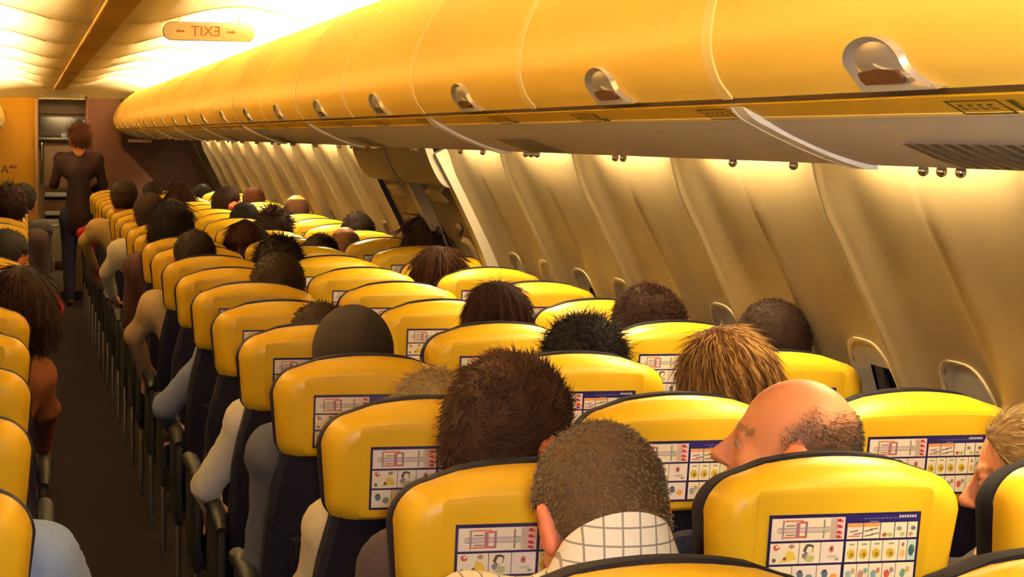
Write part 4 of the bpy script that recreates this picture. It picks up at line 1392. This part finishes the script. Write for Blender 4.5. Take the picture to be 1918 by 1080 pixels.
def P_(row, seat, side, hx, topz, label, **kw):
    d = dict(row=row, base=seat_xy(row, seat, side), hx=hx, topz=topz, label=label, group='seated passengers')
    d['res'] = .008 if kw.get('detail') else (.013 if row < 9 else .018)
    d.update(kw)
    return d
def EL(row, x, z, dy=.30): return (x, ROW0 + row * PITCH_ROW + dy, z)
DK = (58, 34, 28)
PEOPLE = [
    P_(0, 0, 1, 0.433, 1.267, 'passenger with short greying hair in a checked white shirt, nearest in view', hair='short', hcol=(88, 68, 52), hcol2=(150, 132, 112), detail=True, plaid=True, collar=True, shirt=(230, 225, 215), skin=(214, 148, 120), yaw=8, pitch=30, roll=0, hs=.96, res=.0065, shdz=.100, hy=.335, shlean=1.8, collar_up=.008, bulk=.93, arch=.055, legs=(40, 44, 60)),
    P_(1, 0, 1, .481, 1.293, 'passenger with tousled brown spiky hair and turned head', hair='spiky', hcol=(62, 39, 31), detail=True, shirt=(52, 42, 52), skin=(208, 134, 104), yaw=-50, pitch=12, roll=4, hs=1.06, hair_t=.020),
    P_(1, 1, 1, .950, 1.250, 'bald passenger with shaved grey sides, face in left profile', hair='bald', hcol=(74, 66, 62), detail=True, shirt=(40, 42, 66), skin=(216, 142, 110), yaw=68, pitch=-12, hs=1.02, res=.0062),
    P_(1, 2, 1, 1.385, 1.188, 'passenger with light brown swept-back hair at the right picture edge', hair='slick', fem=True, hcol=(130, 100, 66), hcol2=(190, 160, 116), detail=True, shirt=(70, 64, 70), skin=(216, 140, 104), yaw=62, pitch=4, hs=1.0, res=.0062),
    P_(2, 0, 1, .505, 1.168, 'passenger with low grey-blond hair beside the spiky-haired one', hair='grey', hcol=(172, 146, 104), detail=True, shirt=(222, 204, 170), skin=(214, 150, 116), hs=.94, res=.009, elbow={-1: EL(2, .262, .72, .28)}, wrist={-1: EL(2, .235, .66, .50)}),
    P_(2, 1, 1, 1.107, 1.256, 'passenger with a straight blond and copper bob', hair='bob', fem=True, hcol=(100, 64, 40), hcol2=(196, 150, 92), detail=True, shirt=(60, 40, 44), yaw=14, pitch=8, roll=-8, hair_t=.016),
    P_(3, 2, 1, 1.486, 1.245, 'passenger with short dark hair by the window beyond the blond bob', hair='short', hcol=(46, 28, 24), detail=True, shirt=(52, 44, 54), yaw=0, hs=1.05, res=.009),
    P_(3, 1, 1, 1.015, 1.216, 'passenger with black curly hair', hair='curly', hcol=(26, 20, 26), detail=True, shirt=(44, 34, 42), hair_t=.028, res=.009, hs=1.0),
    P_(3, 0, 1, .463, 1.236, 'passenger in a dark brown knitted beanie', hair='beanie', hcol=(34, 25, 24), detail=False, shirt=(70, 70, 86), skin=(206, 140, 106), res=.009, hair_t=.018, hs=1.02),
    P_(4, 1, 1, .977, 1.240, 'passenger with a dark brown bob behind the curly-haired one', hair='bob', fem=True, hcol=(46, 25, 24), detail=True, shirt=(60, 40, 44), hair_t=.016, res=.0115, hs=.95),
    P_(4, 2, 1, 1.400, 1.236, 'passenger with thick dark brown hair, window side, head leaning inward', hair='spiky', hcol=(54, 32, 26), detail=True, shirt=(64, 50, 50), res=.0115, hs=1.06, hair_t=.02, yaw=20),
    P_(4, 0, 1, .495, 1.184, 'passenger in a white shirt with dark hair half hidden by the beanie', hair='short', hcol=(66, 36, 30), shirt=(240, 232, 220), skin=(214, 146, 112), elbow={-1: EL(4, .200, .685, .32)}, wrist={-1: EL(4, .232, .60, .52)}, top_name='shirt'),
    P_(6, 0, 1, .561, 1.232, 'passenger with cropped brown hair and blue-grey sleeve', hair='short', hcol=(74, 44, 30), shirt=(112, 120, 150), elbow={-1: EL(6, .185, .70, .30)}, wrist={-1: EL(6, .22, .62, .50)}, hs=1.06),
    P_(8, 1, 1, .745, 1.217, 'passenger with bushy black hair leaning toward the aisle seats', hair='curly', hcol=(44, 28, 28), shirt=(54, 40, 44), hair_t=.024),
    P_(8, 0, 1, .400, 1.238, 'passenger with a dark rounded crown and beige sleeve on the aisle', hair='short', hcol=DK, shirt=(206, 176, 130), elbow={-1: EL(8, .16, .80, .30)}, wrist={-1: EL(8, .21, .66, .48)}),
    P_(10, 0, 1, .407, 1.318, 'tall passenger with dark hair rising well above the aisle seat', hair='bob', hcol=(46, 30, 34), shirt=(60, 36, 36), hair_t=.014, hs=1.02),
    P_(10, 1, 1, .765, 1.217, 'passenger with reddish brown hair leaning into the gap between seats', hair='bob', hcol=(92, 44, 30), shirt=(66, 40, 44), hair_t=.014),
    P_(7, 2, 1, 1.268, 1.214, 'passenger with wide brown hair leaning off a window seat', hair='bob', fem=True, hcol=(88, 46, 28), shirt=(60, 44, 40), hair_t=.016, hs=1.04),
    P_(9, 2, 1, 1.515, 1.274, 'passenger with long dark hair against the window wall near the exits', hair='long', fem=True, hcol=(62, 34, 32), shirt=(70, 48, 40), hair_t=.016, hs=1.05),
    P_(11, 2, 1, 1.435, 1.228, 'passenger with a dark round crown just past the exits, window side', hair='short', hcol=(54, 30, 26), shirt=(60, 44, 40), hs=1.08),
    P_(9, 1, 1, 1.025, 1.189, 'passenger whose low dark crown barely clears the middle seat', hair='short', hcol=(58, 32, 28), shirt=(60, 44, 40)),
    P_(10, 2, 1, 1.250, 1.194, 'bald passenger with tan scalp leaning off a window seat', hair='bald', hcol=(120, 84, 60), shirt=(120, 80, 50), skin=(222, 146, 90)),
    P_(14, 2, 1, 1.401, 1.262, 'balding passenger with orange-lit scalp by the far window wall', hair='bald', hcol=(70, 44, 30), shirt=(60, 44, 40), skin=(226, 136, 64), hs=1.06),
    P_(11, 1, 1, .992, 1.262, 'passenger with bushy dark brown hair in mid cabin', hair='curly', hcol=(64, 34, 30), shirt=(54, 40, 44), hair_t=.024),
    P_(13, 1, 1, .995, 1.232, 'passenger with black hair one row behind the brown bushy hair', hair='short', hcol=(40, 28, 28), shirt=(50, 36, 44), hs=1.05),
    P_(15, 1, 1, 1.043, 1.283, 'passenger turned sideways showing a tanned cheek', hair='short', hcol=(70, 36, 28), shirt=(60, 40, 40), skin=(206, 116, 66), yaw=-70),
    P_(17, 2, 1, 1.373, 1.248, 'passenger with copper brown hair near the far right wall', hair='short', hcol=(150, 78, 34), shirt=(60, 44, 40)),
    P_(17, 1, 1, .831, 1.283, 'passenger with long dark hair far up the cabin', hair='long', fem=True, hcol=(74, 38, 28), shirt=(66, 36, 34), hair_t=.016),
    P_(12, 0, 1, .392, 1.306, 'passenger with brown hair and a white sleeve on the aisle', hair='short', hcol=(76, 44, 30), shirt=(236, 226, 206), hs=1.04, elbow={-1: EL(12, .16, .86, .28)}, wrist={-1: EL(12, .20, .72, .46)}),
    P_(20, 1, 1, .765, 1.230, 'passenger whose small dark head shows beside the forward partition', hair='short', hcol=(62, 36, 30), shirt=(60, 40, 40)),
    P_(15, 0, 1, .356, 1.330, 'passenger in a loose beige top leaning out into the aisle', hair='short', hcol=(66, 34, 26), shirt=(206, 172, 112), skin=(206, 120, 70), hs=1.05, bulk=1.15, elbow={-1: EL(15, .10, .92, .26)}, wrist={-1: EL(15, .17, .74, .44)}),
    P_(21, 2, 1, 1.250, 1.194, 'passenger whose dark crown just shows over the farthest window seat', hair='short', hcol=(46, 28, 26), shirt=(60, 44, 40)),
    P_(1, 0, -1, -.450, 1.235, 'passenger in a light blue shirt at the lower left picture edge', hair='short', hcol=(70, 44, 34), shirt=(118, 136, 184), bulk=1.1, res=.009, shdz=.12, elbow={1: EL(1, -.135, .84, .30)}, wrist={1: EL(1, -.20, .68, .52)}),
    P_(5, 0, -1, -.285, 1.234, 'passenger with dark brown hair leaning out from the left block', hair='bob', fem=True, hcol=(64, 34, 26), shirt=(116, 66, 40), shlean=.3, hair_t=.014, hs=1.0, elbow={1: EL(5, -.215, .80, .30)}, wrist={1: EL(5, -.225, .66, .50)}),
    P_(8, 0, -1, -.341, 1.235, 'passenger with black hair and a red sleeve on the left of the aisle', hair='short', hcol=(44, 30, 26), shirt=(170, 36, 34), skin=(214, 124, 70), yaw=-40, elbow={1: EL(8, -.17, .90, .30)}),
    P_(13, 0, -1, -.359, 1.331, 'tall dark-haired passenger against the far yellow bulkhead', hair='curly', hcol=(66, 34, 28), shirt=(52, 36, 40), hair_t=.024),
    P_(16, 0, -1, -.291, 1.278, 'passenger whose dark head is nearest the aisle below the far yellow bulkhead', hair='short', hcol=(40, 26, 26), shirt=(60, 56, 60)),
    P_(18, 0, 1, .44, 1.235, 'passenger in red on the aisle near the forward partition', hair='short', hcol=(70, 34, 28), shirt=(186, 40, 36), elbow={-1: EL(18, .14, .86, .26)}),
]
for p in PEOPLE:
    seated_person(p)

# the attendant standing in the aisle at the front, back to the camera
def standing_person(x, y, topz):
    org = np.array([x, y, 0])
    hs = 1.04
    Hl = np.array([0, 0, topz - .135])
    R_ = rot(18, 8, 0)
    headf = lambda P: head_sdf(((P - Hl) @ R_) / hs, False, True) * hs
    sz = Hl[2] - .165
    nb = np.array([0, -.035, sz + .035])
    pb = [('e', headf, Hl, .15, .02), ('c', Hl + np.array([0, -.03, -.06]), nb, .052, .062)]
    ps, pt = [], []
    def both(a, b, r1, r2):
        a = np.array(a, float); b = np.array(b, float)
        pb.append(('c', a, b, r1 - .012, r2 - .012)); ps.append(('c', a, b, r1, r2))
    both(nb, (0, -.02, sz - .12), .06, .105); both((0, -.02, sz - .12), (0, 0, sz - .34), .105, .10); both((0, 0, sz - .34), (0, 0, sz - .56), .11, .142); both((0, 0, sz - .56), (0, 0, sz - .62), .142, .145)
    for s in (-1, 1):
        sh = np.array([s * .165, -.02, sz - .015]); el = np.array([s * .225, .03, sz - .25]); wr = np.array([s * (.21 if s < 0 else .14), .19, sz - .16 if s < 0 else sz - .30])
        both(sh, nb + np.array([s * .03, 0, -.02]), .052, .045); both(sh, (s * .08, -.02, sz - .13), .06, .08)
        both(sh, el, .055, .043); both(el, wr, .042, .032)
        dd = (wr - el) / np.linalg.norm(wr - el)
        for q in hand_prims(wr + dd * .01, dd, (0, -.2, 1), s): pb.append(q)
        hip = np.array([s * .085, 0, sz - .60]); kn = np.array([s * .09, .01, .47]); an = np.array([s * .085, -.01, .09])
        for a, b, r1, r2 in ((hip, kn, .092, .062), (kn, an, .062, .05)):
            pb.append(('c', a, b, r1 - .014, r2 - .014)); pt.append(('c', a, b, r1, r2))
    pt.append(('c', np.array([-.06, 0, sz - .56]), np.array([.06, 0, sz - .56]), .122, .122))
    V, Q = sdf_mesh(pb, .012)
    p = dict(skin=(214, 140, 96))
    o = link('person', mesh_np('person', V, quads=Q, m=M['skin'], cols=skin_colours(((V - Hl) @ R_) / hs, p)), None, tuple(org))
    tag(o, 'attendant in a dark uniform standing in the aisle, back to the camera', 'person')
    V, Q = sdf_mesh(ps, .012); link('jacket', mesh_np('jacket', V, quads=Q, m=cloth_material((34, 18, 19))), o)
    V, Q = sdf_mesh(pt, .014); link('trousers', mesh_np('trousers', V, quads=Q, m=cloth_material((30, 28, 48))), o)
    for s in (-1, 1):
        V, Q = sdf_mesh([('c', np.array([s * .085, -.02, .05]), np.array([s * .09, .13, .03]), .04, .03)], .012)
        link('shoe', mesh_np('shoe', V, quads=Q, m=M['eye']), o)
    make_hair(dict(hair='updo', fem=True, hcol=(104, 52, 26), res=.010), o, Hl, R_, hs)
standing_person(.205, 19.75, 1.70)
print('triangles', sum(len(o.data.loop_triangles) if o.data.loop_triangles else sum(len(pp.vertices) - 2 for pp in o.data.polygons) for o in scene.objects if o.type == 'MESH'))
